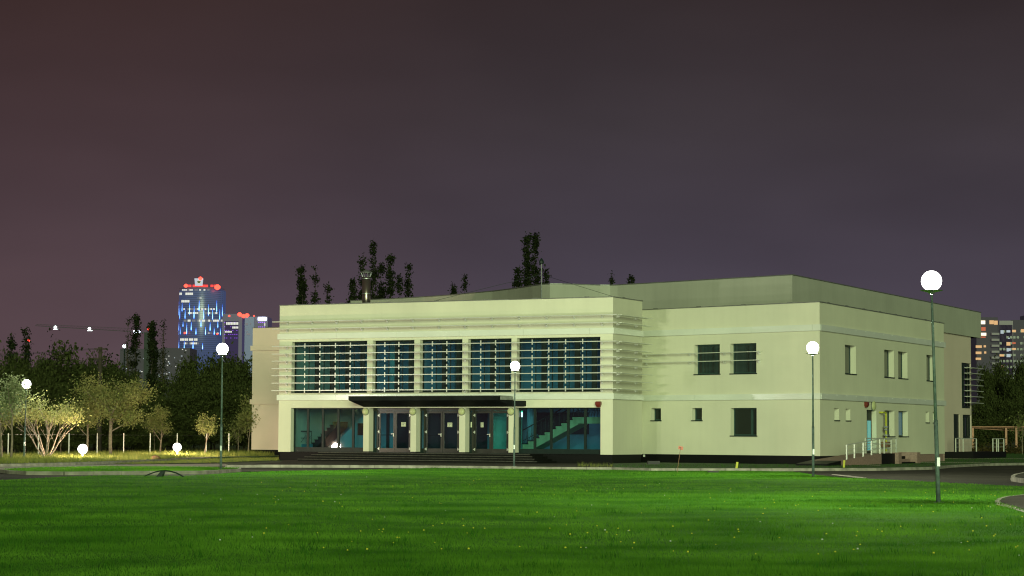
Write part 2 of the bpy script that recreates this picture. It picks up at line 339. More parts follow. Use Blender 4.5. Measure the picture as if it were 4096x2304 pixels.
o = sheet('grass_strip', Gs([(441, 1856), (640, 1841), (840, 1831), (1119, 1829), (1119, 1843), (990, 1847), (900, 1851), (560, 1857)]), .02, M['verge']); tri(o)
o = sheet('footpath', Gs([(-500, 1886), (0, 1878), (60, 1874.5), (250, 1869.5), (441, 1866.5), (800, 1868), (930, 1866), (900, 1856), (560, 1858.5), (441, 1859), (270, 1862), (0, 1867), (-500, 1876)]), .010, M['path']); tri(o)
o = sheet('footpath', Gs([(3145, 1850.5), (3300, 1853.5), (3520, 1860), (3525, 1862.5), (3300, 1857), (3145, 1854)], .045), .045, M['path']); tri(o)
o = sheet('footpath', Gs([(3560, 1847.5), (3760, 1848), (3960, 1848.5), (3960, 1851), (3760, 1851), (3570, 1850.5)], .045), .045, M['path']); tri(o)
o = sheet('footpath', Gs([(3670, 1833.5), (4050, 1833.5), (4200, 1833), (4200, 1835), (4050, 1835.3), (3670, 1835.2)], .045), .045, M['path']); tri(o)
o = sheet('footpath', Gs([(3330, 1897.5), (3400, 1904), (3470, 1913), (3460, 1914.5), (3395, 1909), (3325, 1899.5)]), .012, M['path']); tri(o)
kerbed('corner_island', [(4500, 1886), (4200, 1888), (4096, 1890.5), (4062, 1897), (4049, 1904), (4052, 1910), (4096, 1916), (4300, 1925), (4500, 1932)], [], K+.02, M['asphalt'], closed=True)
o = sheet('kerb', Gs([(4500, 1972), (4096, 1982.5), (4021, 1990), (3990, 2000), (3979, 2010), (3984, 2024), (4042, 2040), (4096, 2056), (4500, 2160)]), .036, M['conc']); tri(o)
PATCH = Gs([(4500, 1976), (4096, 1986), (4040, 1991), (4008, 1999), (3999, 2009), (4010, 2021), (4050, 2031), (4096, 2046), (4500, 2145)])
o = sheet('asphalt_path', PATCH, .040, M['asphalt']); tri(o)
# ---- grass blades
def inpoly(x, y, P):
    c = np.zeros(len(x), bool); n = len(P)
    for i in range(n):
        x0, y0 = P[i]; x1, y1 = P[(i+1) % n]
        if y0 == y1: continue
        c ^= ((y0 > y) != (y1 > y)) & (x < (x1-x0)*(y-y0)/(y1-y0)+x0)
    return c
def noise2(x, y, seed, k=8, f0=.15):
    r = np.random.RandomState(seed); s = np.zeros_like(x)
    for i in range(k):
        f = f0*1.6**i; a = r.uniform(0, 6.28, 3); s += np.sin(x*f*np.cos(a[0])+y*f*np.sin(a[0])+a[1])*np.sin(x*f*np.sin(a[2])*.9-y*f*np.cos(a[2])+a[0])/1.25**i
    return s
def blades(name, x, y, z0, h, w, mt, seed, label=None):
    r = np.random.RandomState(seed); n = len(x); a = r.uniform(0, 2*np.pi, n); lean = r.uniform(0, .65, n)*h; la = r.uniform(0, 2*np.pi, n)
    V = np.zeros((n, 3, 3), np.float32); ca, sa = np.cos(a)*w/2, np.sin(a)*w/2
    V[:, 0] = np.stack([x-ca, y-sa, np.full(n, z0)], 1); V[:, 1] = np.stack([x+ca, y+sa, np.full(n, z0)], 1)
    V[:, 2] = np.stack([x+np.cos(la)*lean, y+np.sin(la)*lean, z0+h], 1)
    return struct(arrmesh(name, V, 3, mt), 'stuff')
R = np.random.RandomState(3)
NB = 460000
inv = R.uniform(1/105., 1/22., NB); Yb = 1/inv; Xb = R.uniform(-.268, .268, NB)*Yb
keep = inpoly(Xb, Yb, LAWN) & ~inpoly(Xb, Yb, PATCH); Xb, Yb = Xb[keep], Yb[keep]
nn = noise2(Xb, Yb, 5, f0=.5); hb = (.035+.012*np.clip(nn, -1.5, 2.5))*R.uniform(.6, 1.3, len(Xb)); hb = np.clip(hb, .015, .11)
blades('grass_blades', Xb, Yb, .028, hb, .0065*np.clip(Yb/26, 1, 3.2), M['blade'], 4)
# coarse darker tufts and weeds
NT = 260
Yt = 1/R.uniform(1/90., 1/22., NT); Xt = R.uniform(-.24, .24, NT)*Yt; k = inpoly(Xt, Yt, LAWN); Xt, Yt = Xt[k], Yt[k]
xx = np.repeat(Xt, 14)+R.normal(0, .07, len(Xt)*14); yy = np.repeat(Yt, 14)+R.normal(0, .07, len(Xt)*14)
blades('weed_tufts', xx, yy, .028, R.uniform(.05, .12, len(xx)), .012, leafmat('weed_leaf', (.05, .20, .015), (.02, .09, .008), .3), 8)
# dandelions
def specks(name, X, Y, r, z, mt):
    V = []
    for x, y in zip(X, Y):
        s = r*random.uniform(.7, 1.4); zz = z+random.uniform(0, .04)
        V += [(x-s, y, zz), (x+s, y, zz), (x+s*.7, y, zz+s*1.3), (x-s*.7, y, zz+s*1.3), (x, y-s, zz+s*.6), (x+s, y, zz+s*.75), (x, y+s, zz+s*.6), (x-s, y, zz+s*.5)]
    return struct(arrmesh(name, V, 4, mt), 'stuff')
nD = 170; Yd = 1/R.uniform(1/75., 1/27., nD); Xd = R.uniform(-.12, .24, nD)*Yd; k = inpoly(Xd, Yd, LAWN) & ~inpoly(Xd, Yd, PATCH)
specks('dandelions', Xd[k], Yd[k], .010, .06, mat('dandelion_yellow', (.62, .60, .04), rough=.8))
nD = 40; Yd = 1/R.uniform(1/88., 1/27., nD); Xd = R.uniform(-.15, .24, nD)*Yd; k = inpoly(Xd, Yd, LAWN) & ~inpoly(Xd, Yd, PATCH)
specks('seed_heads', Xd[k], Yd[k], .010, .06, mat('seed_head_white', (.6, .62, .58), rough=.9))
# taller grass on the verges
def verge_blades(name, pxy, n, z0, h0, h1, w, mt, seed):
    P = Gs(pxy, z0); xs = [p[0] for p in P]; ys = [p[1] for p in P]; r = np.random.RandomState(seed)
    x = r.uniform(min(xs), max(xs), n*3); y = r.uniform(min(ys), max(ys), n*3); k = inpoly(x, y, P); x, y = x[k][:n], y[k][:n]
    nn = noise2(x, y, seed, f0=.8); h = np.clip(h0+(h1-h0)*(.5+.35*nn), h0*.6, h1*1.5)*r.uniform(.6, 1.25, len(x))
    blades(name, x, y, z0, h, w, mt, seed)
verge_blades('tall_grass', [(-60, 1856), (0, 1855.5), (270, 1850.5), (450, 1844.5), (640, 1836), (840, 1827.5), (1100, 1823), (1000, 1815), (600, 1814), (300, 1818), (-60, 1826)], 30000, K, .10, .34, .022, M['dryblade'], 11)
verge_blades('tall_grass', [(441, 1856), (640, 1842), (840, 1832), (1118, 1829), (1118, 1842), (990, 1846), (900, 1850), (560, 1856)], 9000, .02, .04, .10, .02, M['dryblade'], 12)
verge_blades('grass_blades', [(10, 1878), (43, 1882.5), (111, 1886), (256, 1887), (811, 1883.5), (955, 1875.5), (955, 1873), (800, 1868), (440, 1866), (250, 1868.5), (60, 1874)], 12000, K, .03, .07, .018, M['blade'], 13)
verge_blades('grass_blades', [(2460, 1869.5), (2600, 1873), (3250, 1872.5), (3500, 1871.5), (3700, 1868), (3936, 1853), (4096, 1850), (4096, 1812), (3780, 1820), (3600, 1846), (3300, 1856), (2600, 1857), (2460, 1860)], 26000, .035, .03, .08, .02, leafmat('verge_leaf', (.06, .16, .02), (.025, .08, .01), .3), 14)
verge_blades('weed_tufts', [(2310, 1868.5), (2450, 1870), (2450, 1862), (2310, 1861)], 240, .02, .06, .3, .014, M['dryblade'], 15)
# ================================================================== MAIN BUILDING
B = thing('office_building', (P0[0], P0[1], 0), 'two storey cream rendered hall building with louvred front wing, dark plinth and dark entrance canopy', 'building', -YAW)
def wall(fr, u0, u1, z0, z1, holes=(), t=.33, back=True, mt=None, mb=None, bi=(0, 0)):
    """sheet wall with real openings: holes = (u0,u1,z0,z1[,depth])"""
    mb = mb or MB(); us = sorted({u0, u1, *[h[0] for h in holes], *[h[1] for h in holes]}); zs = sorted({z0, z1, *[h[2] for h in holes], *[h[3] for h in holes]})
    for a, b in zip(us, us[1:]):
        for c, d in zip(zs, zs[1:]):
            if any(h[0] <= a+1e-6 and b-1e-6 <= h[1] and h[2] <= c+1e-6 and d-1e-6 <= h[3] for h in holes): continue
            mb.poly([fr(a, 0, c), fr(b, 0, c), fr(b, 0, d), fr(a, 0, d)])
            if back:
                a2, b2 = max(a, u0+bi[0]), min(b, u1-bi[1]); mb.poly([fr(a2, t, d), fr(b2, t, d), fr(b2, t, c), fr(a2, t, c)])
    for h in holes:
        a, b, c, d = h[:4]; t2 = h[4] if len(h) > 4 else t
        for q in ([(a, c), (a, d)], [(b, d), (b, c)], [(a, d), (b, d)], [(b, c), (a, c)]):
            (p0, r0), (p1, r1) = q; mb.poly([fr(p0, 0, r0), fr(p0, t2, r0), fr(p1, t2, r1), fr(p1, 0, r1)])
    return mb
PL = .5
# --- openings of the front wing
up = [(-20.42, -15.35), (-14.99, -12.27), (-11.91, -9.20), (-8.85, -6.13), (-5.80, -.75)]
ho = [(a, b, 3.93, 6.87) for a, b in up]
lo_l, lo_r = (-20.43, -15.56), (-5.80, -.73)
GT = 3.04
cols = [(-15.56, -15.19), (-12.48, -12.12), (-9.37, -8.99), (-6.29, -5.93)]
ho += [(-20.43, -.73, PL, GT)]
wall(FRN, -21.27, 0, PL, 9.0, ho, t=.36, bi=(.4, .4)).build('wall', M['wall'], B)
wall(FSD, 0, 4.0, PL, 9.0, t=.3, bi=(.4, 0)).build('wall', M['wall'], B)
w = wall(Fr(0, 4.0, math.pi), 0, 1.6, PL, 9.0, back=False); wall(Fr(-1.6, 4, math.pi/2), 0, 3.2, PL, 9.0, mb=w, back=False).build('wall', M['wall'], B)
wall(Fr(-21.27, 26.5, -math.pi/2), 0, 26.5, PL, 9.0, t=.3).build('wall', M['wall'], B)
# --- right wing front and side
rw_h = [(-8.46, -6.68, 4.96, 6.60), (-5.96, -4.18, 4.96, 6.60), (-11.57, -10.86, 2.40, 3.08), (-8.64, -7.93, 2.40, 3.08), (-5.94, -4.17, 1.56, 3.07)]
wall(RWN, -13.3, 0, PL, 8.67, rw_h, bi=(0, .55)).build('wall', M['wall'], B)
rs_up = [(4.29, 6.22), (11.52, 13.42), (14.28, 16.16), (20.22, 22.05)]
rs_h = [(a, b, 5.0, 6.57) for a, b in rs_up]+[(2.4, 3.2, 2.42, 3.06), (4.37, 5.16, 2.42, 3.06), (11.51, 13.44, 1.57, 3.06), (14.26, 16.18, 1.57, 3.06), (19.95, 20.7, 2.43, 3.08), (21.52, 22.28, 2.43, 3.08), (8.13, 9.94, PL, 3.05)]
wall(RSD, 0, 24.16, PL, 8.67, rs_h, bi=(.55, .4)).build('wall', M['wall'], B)
# return wall at the rear end of the side facade
wall(Fr(Cl[0], Cl[1]+24.16, math.pi), 0, 5.3, PL, 8.67, back=False).build('wall', M['wall'], B)
# --- high hall block behind: plan outline in world metres
hc = atY(3169, 1100.3, 128.7)[:2]; HZ = 10.92
def yz(px, py): d = ray(px, py); t = (HZ-CH)/d[2]; return (d[0]*t, d[1]*t)
hpts = [yz(1402, 1204), yz(1550, 1196.5), yz(1700, 1188), yz(1800, 1181), yz(1900, 1172), yz(1970, 1165.5), yz(2031, 1158), yz(2080, 1151), yz(2130, 1143.5), yz(2165, 1139), yz(2200, 1137), yz(2250, 1137), yz(2300, 1138.2), yz(2350, 1140), yz(2400, 1141.7), yz(2440, 1142.2), yz(2470, 1141), yz(3169, 1100.3)]
hl = [tol(p) for p in hpts]; hcl = hl[-1]
HS = Fr(hcl[0], hcl[1], math.pi/2)
ub = MB()
for a, b in zip(hl, hl[1:]): ub.poly([(*a, 8.3), (*b, 8.3), (*b, HZ), (*a, HZ)])
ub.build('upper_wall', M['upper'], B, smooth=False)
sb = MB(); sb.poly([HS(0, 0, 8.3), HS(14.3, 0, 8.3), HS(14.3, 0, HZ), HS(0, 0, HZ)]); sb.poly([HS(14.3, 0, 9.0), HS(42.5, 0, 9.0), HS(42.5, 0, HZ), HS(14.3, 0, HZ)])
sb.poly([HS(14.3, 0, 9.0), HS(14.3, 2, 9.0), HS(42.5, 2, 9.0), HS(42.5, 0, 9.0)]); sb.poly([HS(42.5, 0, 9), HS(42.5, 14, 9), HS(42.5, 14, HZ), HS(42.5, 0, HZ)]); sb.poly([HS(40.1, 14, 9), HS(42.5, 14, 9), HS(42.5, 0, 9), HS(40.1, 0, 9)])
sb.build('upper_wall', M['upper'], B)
cp = MB()
for a, b in zip(hl, hl[1:]):
    va, vb = Vector(a), Vector(b); d = (vb-va).normalized(); n = Vector((-d.y, d.x))
    cp.hexa([(*(va-n*.04), HZ), (*(vb-n*.04), HZ), (*(vb+n*.3), HZ), (*(va+n*.3), HZ), (*(va-n*.04), HZ+.05), (*(vb-n*.04), HZ+.05), (*(vb+n*.3), HZ+.05), (*(va+n*.3), HZ+.05)])
cp.box(HS, .1, 42.54, -.04, .3, HZ+.001, HZ+.052)
cp.build('coping', M['copg'], B)
rf = MB(); rf.poly([(*p, HZ-.25) for p in hl]+[(*HS(42.4, .05, 0)[:2], HZ-.25), (*HS(42.4, 30, 0)[:2], HZ-.25), (hl[0][0], hl[0][1]+20, HZ-.25)])
o = rf.build('roof', M['roof'], B); tri(o)
rwl = RWN(-13.3, 0, 0); re = RSD(24.1, .05, 0)
rf = MB(); rf.poly([(-21.2, .05, 8.38), (-.05, .05, 8.38), (-.05, 4, 8.38), (-1.6, 4.05, 8.38), (rwl[0], rwl[1]+.05, 8.38), (Cl[0]-.05, Cl[1]+.05, 8.38), (re[0], re[1], 8.38), (hcl[0]-2, re[1], 8.38), (hcl[0]-2, 26.4, 8.38), (-21.2, 26.4, 8.38)])
o = rf.build('roof', M['roof'], B); tri(o)
# rear wing under the overhang
HL = Fr(hcl[0]-.15, hcl[1], math.pi/2)
def hu(px, y=1700): return uz(HL, px, y)[0]
RE = 40.1
dw = (hu(3815), hu(3839)); lw = (hu(3852), RE); 
zt = lambda py, px=3850: uz(HL, px, py)[1]
wall(HL, 14.0, RE, 0, 9.0, [(dw[0], dw[1], .5, zt(1656.5, 3827)), (hu(3851.6), RE-.02, zt(1753.7, 3870), zt(1659, 3870)), (hu(3848.4), RE-.02, zt(1632.6), zt(1450.6))], t=.15).build('wall', M['wall_lamptint'], B)
wb = wall(Fr(*HL(RE, 0, 0)[:2], math.pi), 0, 14, 0, 9, back=False); wb.build('wall', M['upper'], B)
for (a, b, c, d) in ((hu(3851.6), RE, zt(1753.7, 3870), zt(1659, 3870)), (hu(3848.4), RE, zt(1632.6), zt(1450.6))):
    f = MB(); th = (b-a)/3
    f.box(HL, a, b-.03, .10, .16, c, c+.18); f.box(HL, a, b-.03, .10, .16, d-.2, d)
    for k in range(4): x = a+k*th-(.12 if k == 3 else 0); f.box(HL, x, x+.12, .10, .16, c+.18, d-.2)
    fo = f.build('window', M['frame'], B); p = MB(); p.box(HL, a+.02, b-.05, .165, .18, c, d); p.build('pane', M['glassdark'], fo)
f = MB(); f.box(HL, dw[0], dw[1], .08, .14, .5, zt(1656.5, 3827)); f.box(HL, dw[0]+.25, dw[1]-.25, .05, .08, .8, zt(1680, 3827), M['glassdark']); f.mats[0] = M['glassdark']
f = MB(); f.box(HL, dw[0], dw[1], .08, .14, .5, zt(1656.5, 3827)); do = f.build('door', M['frame'], B)
f = MB(); f.box(HL, dw[1]-.22, dw[1]-.1, .0, .08, 1.45, 1.52); f.build('handle', M['steel'], do)
for k, y in enumerate((1473, 1495, 1519, 1542, 1564.6, 1587.3, 1612)):
    z = zt(y, 3880); f = MB(); f.box(HL, hu(3854), RE+1.5, -.55, -.1, z-.02, z+.02)
    for uu in (hu(3870), hu(3890)): f.box(HL, uu-.02, uu+.02, -.1, .1, z-.03, z+.03)
    f.build('louvre', M['alu'], B)
# --- plinths
for (fr, a, b, mm) in ((FRN, -21.2, -.05, 'plinth'), (FSD, .05, 3.95, 'plinth'), (RWN, -13.3, -.05, 'plinth'), (RSD, .05, 16.5, 'plinth'), (RSD, 16.5, 24.0, 'pinkstone')):
    mb = MB(); mb.poly([fr(a, .05, -.1), fr(b, .05, -.1), fr(b, .05, PL+.02), fr(a, .05, PL+.02)]); mb.poly([fr(a, .0, PL+.001), fr(b, .0, PL+.001), fr(b, .3, PL+.001), fr(a, .3, PL+.001)]); mb.build('plinth', M[mm], B)
mb = MB(); f = Fr(-21.27, 26.5, -math.pi/2); mb.poly([f(0, .05, -.1), f(26.5, .05, -.1), f(26.5, .05, PL), f(0, .05, PL)]); mb.build('plinth', M['plinth'], B)
f = Fr(Cl[0], Cl[1]+24.16, math.pi); mb = MB(); mb.poly([f(0, .05, -.1), f(5.2, .05, -.1), f(5.2, .05, PL), f(0, .05, PL)]); mb.build('plinth', M['pinkstone'], B)
# --- trim bands (two floors) with fixing dots
def band(fr, a, b, z0, z1, pr=.09, dots=True):
    mb = MB(); x = a
    while x < b-.01:
        e = min(x+4.0, b); mb.box(fr, x, e-(.012 if e < b else 0), -pr, -.002, z0, z1)
        x = e
    if dots:
        x = a+.9
        while x < b: mb.box(fr, x, x+.05, -pr-.02, -pr, z1-.07, z1-.04); x += 1.7
    mb.build('trim_band', M['band'], B)
for z0, z1 in ((3.49, 3.80), (7.03, 7.35)):
    band(FRN, -21.36, .09, z0, z1); band(FSD, .0, 3.98, z0, z1)
for z0, z1 in ((3.51, 3.82), (7.16, 7.49)):
    band(RWN, -12.4, .08, z0, z1); band(RSD, .0, 24.3, z0, z1)
# --- copings
for fr, a, b, z in ((FRN, -21.3, .03, 9.0), (FSD, .31, 4.05, 9.0), (RWN, -12.4, .03, 8.67), (RSD, .31, 24.2, 8.67)):
    mb = MB(); mb.box(fr, a, b, -.035, .3, z, z+.045)
    x = a+1.
    while x < b-.5: mb.box(fr, x, x+.28, -.04, .02, z+.045, z+.075); x += 3.1
    mb.build('coping', M['copg'], B)
# --- louvres: seven over the window strip and two above, wrapping round the corner
zl = [4.04, 4.47, 4.90, 5.32, 5.75, 6.16, 6.60, 7.61, 8.03]
bx = [-20.72+1.675*i for i in range(13)]
for i, z in enumerate(zl):
    mb = MB()
    mb.hexa([FRN(-21.42, -.58, z-.022), FRN(.46, -.58, z-.022), FRN(.46, -.12, z-.012), FRN(-21.42, -.12, z-.012), FRN(-21.42, -.58, z+.022), FRN(.46, -.58, z+.022), FRN(.46, -.12, z+.012), FRN(-21.42, -.12, z+.012)])
    mb.box(FSD, -.10, 4.22, -.56, -.14, z-.016, z+.016)
    for x in bx: 
        if i >= 7 or not any(a < x < b for a, b in up): mb.box(FRN, x-.03, x+.03, -.16, -.002, z-.09, z+.03); mb.box(FRN, x-.06, x+.06, -.05, -.002, z-.16, z-.04)
    for x in (.55, 3.0): mb.box(FSD, x-.03, x+.03, -.16, -.002, z-.09, z+.03); mb.box(FSD, x-.09, x+.09, -.05, -.002, z-.12, z-.02)
    mb.build('louvre', M['alu'], B)
for z in (6.12, 5.66):      # two short blades across the right wing windows
    mb = MB(); mb.box(RWN, -12.6, -3.75, -.30, -.14, z-.018, z+.018)
    for x in (-11.9, -8.75, -6.32, -3.95): mb.box(RWN, x-.04, x+.04, -.14, -.002, z-.1, z+.03); mb.box(RWN, x-.07, x+.07, -.05, -.002, z-.14, z-.05)
    mb.build('louvre', M['alu'], B)
struts = [-19.18, -18.16, -17.13, -16.14, -13.87, -12.96, -10.81, -9.89, -7.76, -6.84, -4.59, -3.58, -2.57, -1.55]
for x in struts:
    mb = MB()
    for z in zl[:7]: mb.box(FRN, x-.028, x+.028, -.56, -.52, z-.13, z+.15)
    mb.box(FRN, x-.02, x+.02, -.10, -.06, 3.96, 6.82, M['frame']); mb.mats.reverse() if False else None
    o = mb.build('louvre_bracket', M['alu'], B)
    o.data.materials.clear(); o.data.materials.append(M['alu']); o.data.materials.append(M['frame'])
    n = len(o.data.polygons); o.data.polygons.foreach_set('material_index', [0]*(n-6)+[1]*6)
# --- upper windows
st = iter(struts)
for (a, b) in up:
    ms = [x+.28 for x in struts if a < x < b]
    f = MB(); f.box(FRN, a, b, .34, .42, 3.93, 4.03); f.box(FRN, a, b, .34, .42, 6.76, 6.87)
    e = [a]+ms+[b]
    for i, x in enumerate(e):
        wd = .10 if i in (0, len(e)-1) else .30
        x0 = max(a, x-wd/2); x1 = min(b, x+wd/2)
        f.box(FRN, x0, x1, .34, .44, 4.03, 6.76)
    fo = f.build('window', M['frame'], B)
    for x0, x1 in zip(e, e[1:]):
        p = MB(); p.poly([FRN(x0+.04, .40, 3.98), FRN(x1-.04, .40, 3.98), FRN(x1-.04, .40, 6.82), FRN(x0+.04, .40, 6.82)]); p.build('pane', M['glass'], fo)
    s = MB(); s.box(FRN, a-.02, b+.02, -.03, .33, 3.895, 3.93); s.build('sill', M['frame'], fo)
# --- ground floor glazing left and right
for (a, b), ms in ((lo_l, (-19.47, -18.46, -17.42, -16.43)), (lo_r, (-4.85, -3.85, -2.82, -1.80))):
    f = MB(); f.box(FRN, a, b, .34, .42, PL, .78); f.box(FRN, a, b, .34, .42, 2.98, GT)
    e = [a]+list(ms)+[b]
    for i, x in enumerate(e): x0 = max(a, x-.065); x1 = min(b, x+.065); f.box(FRN, x0, x1, .33, .43, .78, 2.98)
    fo = f.build('window', M['frame'], B)
    for x0, x1 in zip(e, e[1:]):
        p = MB(); p.poly([FRN(x0+.04, .385, .74), FRN(x1-.04, .385, .74), FRN(x1-.04, .385, 3.0), FRN(x0+.04, .385, 3.0)]); p.build('pane', M['glass'], fo)
# --- entrance columns with round lamps
for (a, b) in cols:
    mb = MB(); mb.box(FRN, a, b, 0.003, .58, PL+.07, GT-.002); o = mb.build('column', M['wall'], B)
    mb = MB(); mb.box(FRN, a+.01, b-.01, .01, .59, PL-.01, PL+.07); mb.build('base', M['black'], o)
    wl = MB(); wl.lathe(((a+b)/2-.02, -.004, 2.83), [(.21, 0), (.22, .02), (.22, .05)], 24, M['copg'], axis='y', fr=FRN)
    wl.lathe(((a+b)/2-.02, -.05, 2.83), [(.20, 0), (.19, .04), (.15, .08), (.08, .105), (.01, .112)], 24, M['opal'], axis='y', fr=FRN)
    wl.build('wall_lamp', M['opal'], B, smooth=False)
# --- double doors
def leaf(a, b, hside, notice, bar):
    f = MB(); n0, n1 = .50, .56
    f.box(FRN, a, a+.10, n0, n1, .52, 2.86); f.box(FRN, b-.10, b, n0, n1, .52, 2.86); f.box(FRN, a+.10, b-.10, n0, n1, .52, .76); f.box(FRN, a+.10, b-.10, n0, n1, 2.74, 2.86)
    o = f.build('door', M['bronze'], B)
    p = MB(); p.poly([FRN(a+.09, .535, .75), FRN(b-.09, .535, .75), FRN(b-.09, .535, 2.75), FRN(a+.09, .535, 2.75)]); p.build('pane', M['glass'], o)
    hx = a+.03 if hside > 0 else b-.03; he = a-.06 if hside > 0 else b+.06
    for z in (.72, 1.68, 2.62): h = MB(); h.box(FRN, min(hx, he), max(hx, he), .455, .50, z-.02, z+.03); h.box(FRN, hx-.02, hx+.02, .45, .50, z-.07, z+.08); h.build('hinge', M['alu'], o)
    if bar:
        h = MB(); hh = b-.06 if hside > 0 else a+.06; h.box(FRN, hh-.02, hh+.02, .45, .50, 1.42, 1.60); h.box(FRN, hh-(.16 if hside > 0 else 0), hh+(0 if hside > 0 else .16), .43, .45, 1.55, 1.58); h.build('handle', M['alu'], o)
        h = MB(); h.tube([FRN(a+.1, .60, 1.50), FRN(b-.1, .60, 1.50)], .02, 6); h.build('push_bar', M['black'], o)
    if notice:
        u, z, ww, hh = notice; nb = MB(); nb.box(FRN, u-ww, u+ww, .515, .525, z-hh, z+hh, M['paper'])
        nb.box(FRN, u-ww*.8, u+ww*.8, .510, .514, z+hh*.62, z+hh*.78, M['ink']); nb.box(FRN, u-ww*.8, u+ww*.8, .510, .514, z-hh*.78, z-hh*.66, M['ink'])
        for s in (-1, 1): nb.box(FRN, u+s*ww*.8-.006, u+s*ww*.8+.006, .511, .5145, z-hh*.7, z+hh*.7, M['ink'])
        for q in range(3): nb.box(FRN, u-ww*.55, u+ww*(.55-.15*q), .510, .514, z+hh*(.38-.3*q), z+hh*(.25-.3*q), M['ink'])
        nb.build('notice', M['paper'], o)
for (c0, c1), (l0, mid, l1), nts in (((cols[0][1], cols[1][0]), (-14.82, -13.77, -12.77), (None, (-13.22, 2.11, .15, .12))), ((cols[1][1], cols[2][0]), (-11.75, -10.70, -9.66), (None, (-10.24, 2.09, .15, .12))), ((cols[2][1], cols[3][0]), (-8.67, -7.62, -6.57), ((-8.2, 2.09, .09, .13), None))):
    f = MB(); f.box(FRN, c0, c1, .48, .58, 2.88, GT-.003, M['bronze'])
    f.box(FRN, l0-.14, l0-.02, .47, .57, .52, 2.88, M['bronze']); f.box(FRN, l1+.02, l1+.14, .47, .57, .52, 2.88, M['bronze'])
    if l1+.14 < c1: f.box(FRN, l1+.14, c1, .50, .56, .5, 2.88, M['frame'])
    f.box(FRN, c0, l0-.14, .50, .56, .5, .76, M['frame'])
    f.box(FRN, c0, c0+.07, .50, .56, .76, 2.88, M['frame'])
    fo = f.build('door_frame', M['bronze'], B)
    p = MB(); p.poly([FRN(c0+.06, .53, .74), FRN(l0-.13, .53, .74), FRN(l0-.13, .53, 2.9), FRN(c0+.06, .53, 2.9)]); p.build('pane', M['glass'], fo)
    leaf(l0, mid-.01, 1, nts[0], True); leaf(mid+.01, l1, -1, nts[1], False)
mb = MB(); mb.box(FRN, -8.92, -8.75, .515, .525, 1.95, 2.25); mb.build('notice', M['paper'], B)
# --- canopy
c = MB(); u0, u1 = -15.54, -6.10
c.hexa([FRN(u0, -1.65, 3.43), FRN(u1, -1.65, 3.43), FRN(u1+.12, -.003, 3.09), FRN(u0-.0, -.003, 3.09), FRN(u0, -1.65, 3.66), FRN(u1, -1.65, 3.66), FRN(u1+.12, -.003, 3.485), FRN(u0, -.003, 3.485)], M['darkcan'])
c.build('canopy', M['darkcan'], B)
c = MB(); c.box(FRN, u0-.04, u1+.04, -1.70, -.10, 3.662, 3.69); c.box(FRN, u0-.03, u0-.003, -1.68, -.05, 3.45, 3.66); c.box(FRN, u1+.003+.12, u1+.15, -1.66, -.05, 3.45, 3.66); c.build('canopy_edge', M['copg'], B)
c = MB(); c.box(FRN, u1+.14, u1+.9, -.30, -.03, 3.12, 3.42); c.build('floodlight_box', M['darkcan'], B)
# --- entrance steps: four, running round three sides
s = MB()
for k in range(4):
    e = .28*(3-k); dpt = 1.66+e; zt0, zt1 = .125*k-.03 if k == 0 else .125*k, .125*(k+1)
    s.box(FRN, -17.52-e, -4.18+e, -dpt, .047 if k < 0 else -.003-.002*k, zt0-.002, zt1-.001*(k != 3), M['step']); s.box(FRN, -17.53-e, -4.17+e, -dpt-.02, -dpt+.05, zt1-.012, zt1+.004, M['stepedge'])
s.build('steps', M['step'], B)
s = MB(); s.box(FRN, -17.5, -4.2, -.002, .6, .30, .497); s.build('threshold', M['step'], B)
# --- sirens, wall lamp and gas pipe
def siren(fr, u, z):
    mb = MB(); mb.hexa([fr(u-.09, -.14, z-.16), fr(u+.09, -.14, z-.16), fr(u+.09, -.002, z-.16), fr(u-.09, -.002, z-.16), fr(u-.15, -.20, z-.02), fr(u+.15, -.20, z-.02), fr(u+.15, -.002, z-.02), fr(u-.15, -.002, z-.02)])
    mb.box(fr, u-.15, u+.15, -.20, -.002, z-.02, z+.12); mb.box(fr, u-.13, u+.13, -.17, -.002, z+.12, z+.15); o = mb.build('siren', M['red'], B)
siren(FRN, -.81, 3.22); siren(RSD, uz(RSD, 3460, 1618)[0], 3.34)
ul = uz(RSD, 3490, 1623); wl = MB(); wl.lathe((ul[0], -.003, ul[1]), [(.30, 0), (.30, .05)], 24, M['copg'], axis='y', fr=RSD); wl.lathe((ul[0], -.053, ul[1]), [(.28, 0), (.27, .05), (.2, .10), (.1, .13), (.01, .135)], 24, M['opal'], axis='y', fr=RSD); wl.build('wall_lamp', M['opal'], B)
u1g = U(RSD, 3528); u0g = U(RSD, 3516)
g = MB(); g.tube([RSD(u0g, -.02, 2.93), RSD(u0g, -.22, 2.93), RSD(u1g-.1, -.24, 2.93), RSD(u1g, -.24, 2.85), RSD(u1g, -.24, .7)], .05, 8); go = g.build('gas_pipe', M['yellow'], B)
g = MB()
for z, r in ((2.1, .13), (1.95, .1), (1.62, .16)): g.box(RSD, u1g-r, u1g+r, -.24-r, -.24+r*.6, z-.05, z+.05); g.tube([RSD(u1g-.3, -.24, z), RSD(u1g+.3, -.24, z)], .04, 6)
g.build('valve', M['steel'], go)
g = MB(); g.box(RSD, u1g-.3, u1g+.3, -.42, -.05, .95, 1.25); g.build('meter', M['rust'], go)
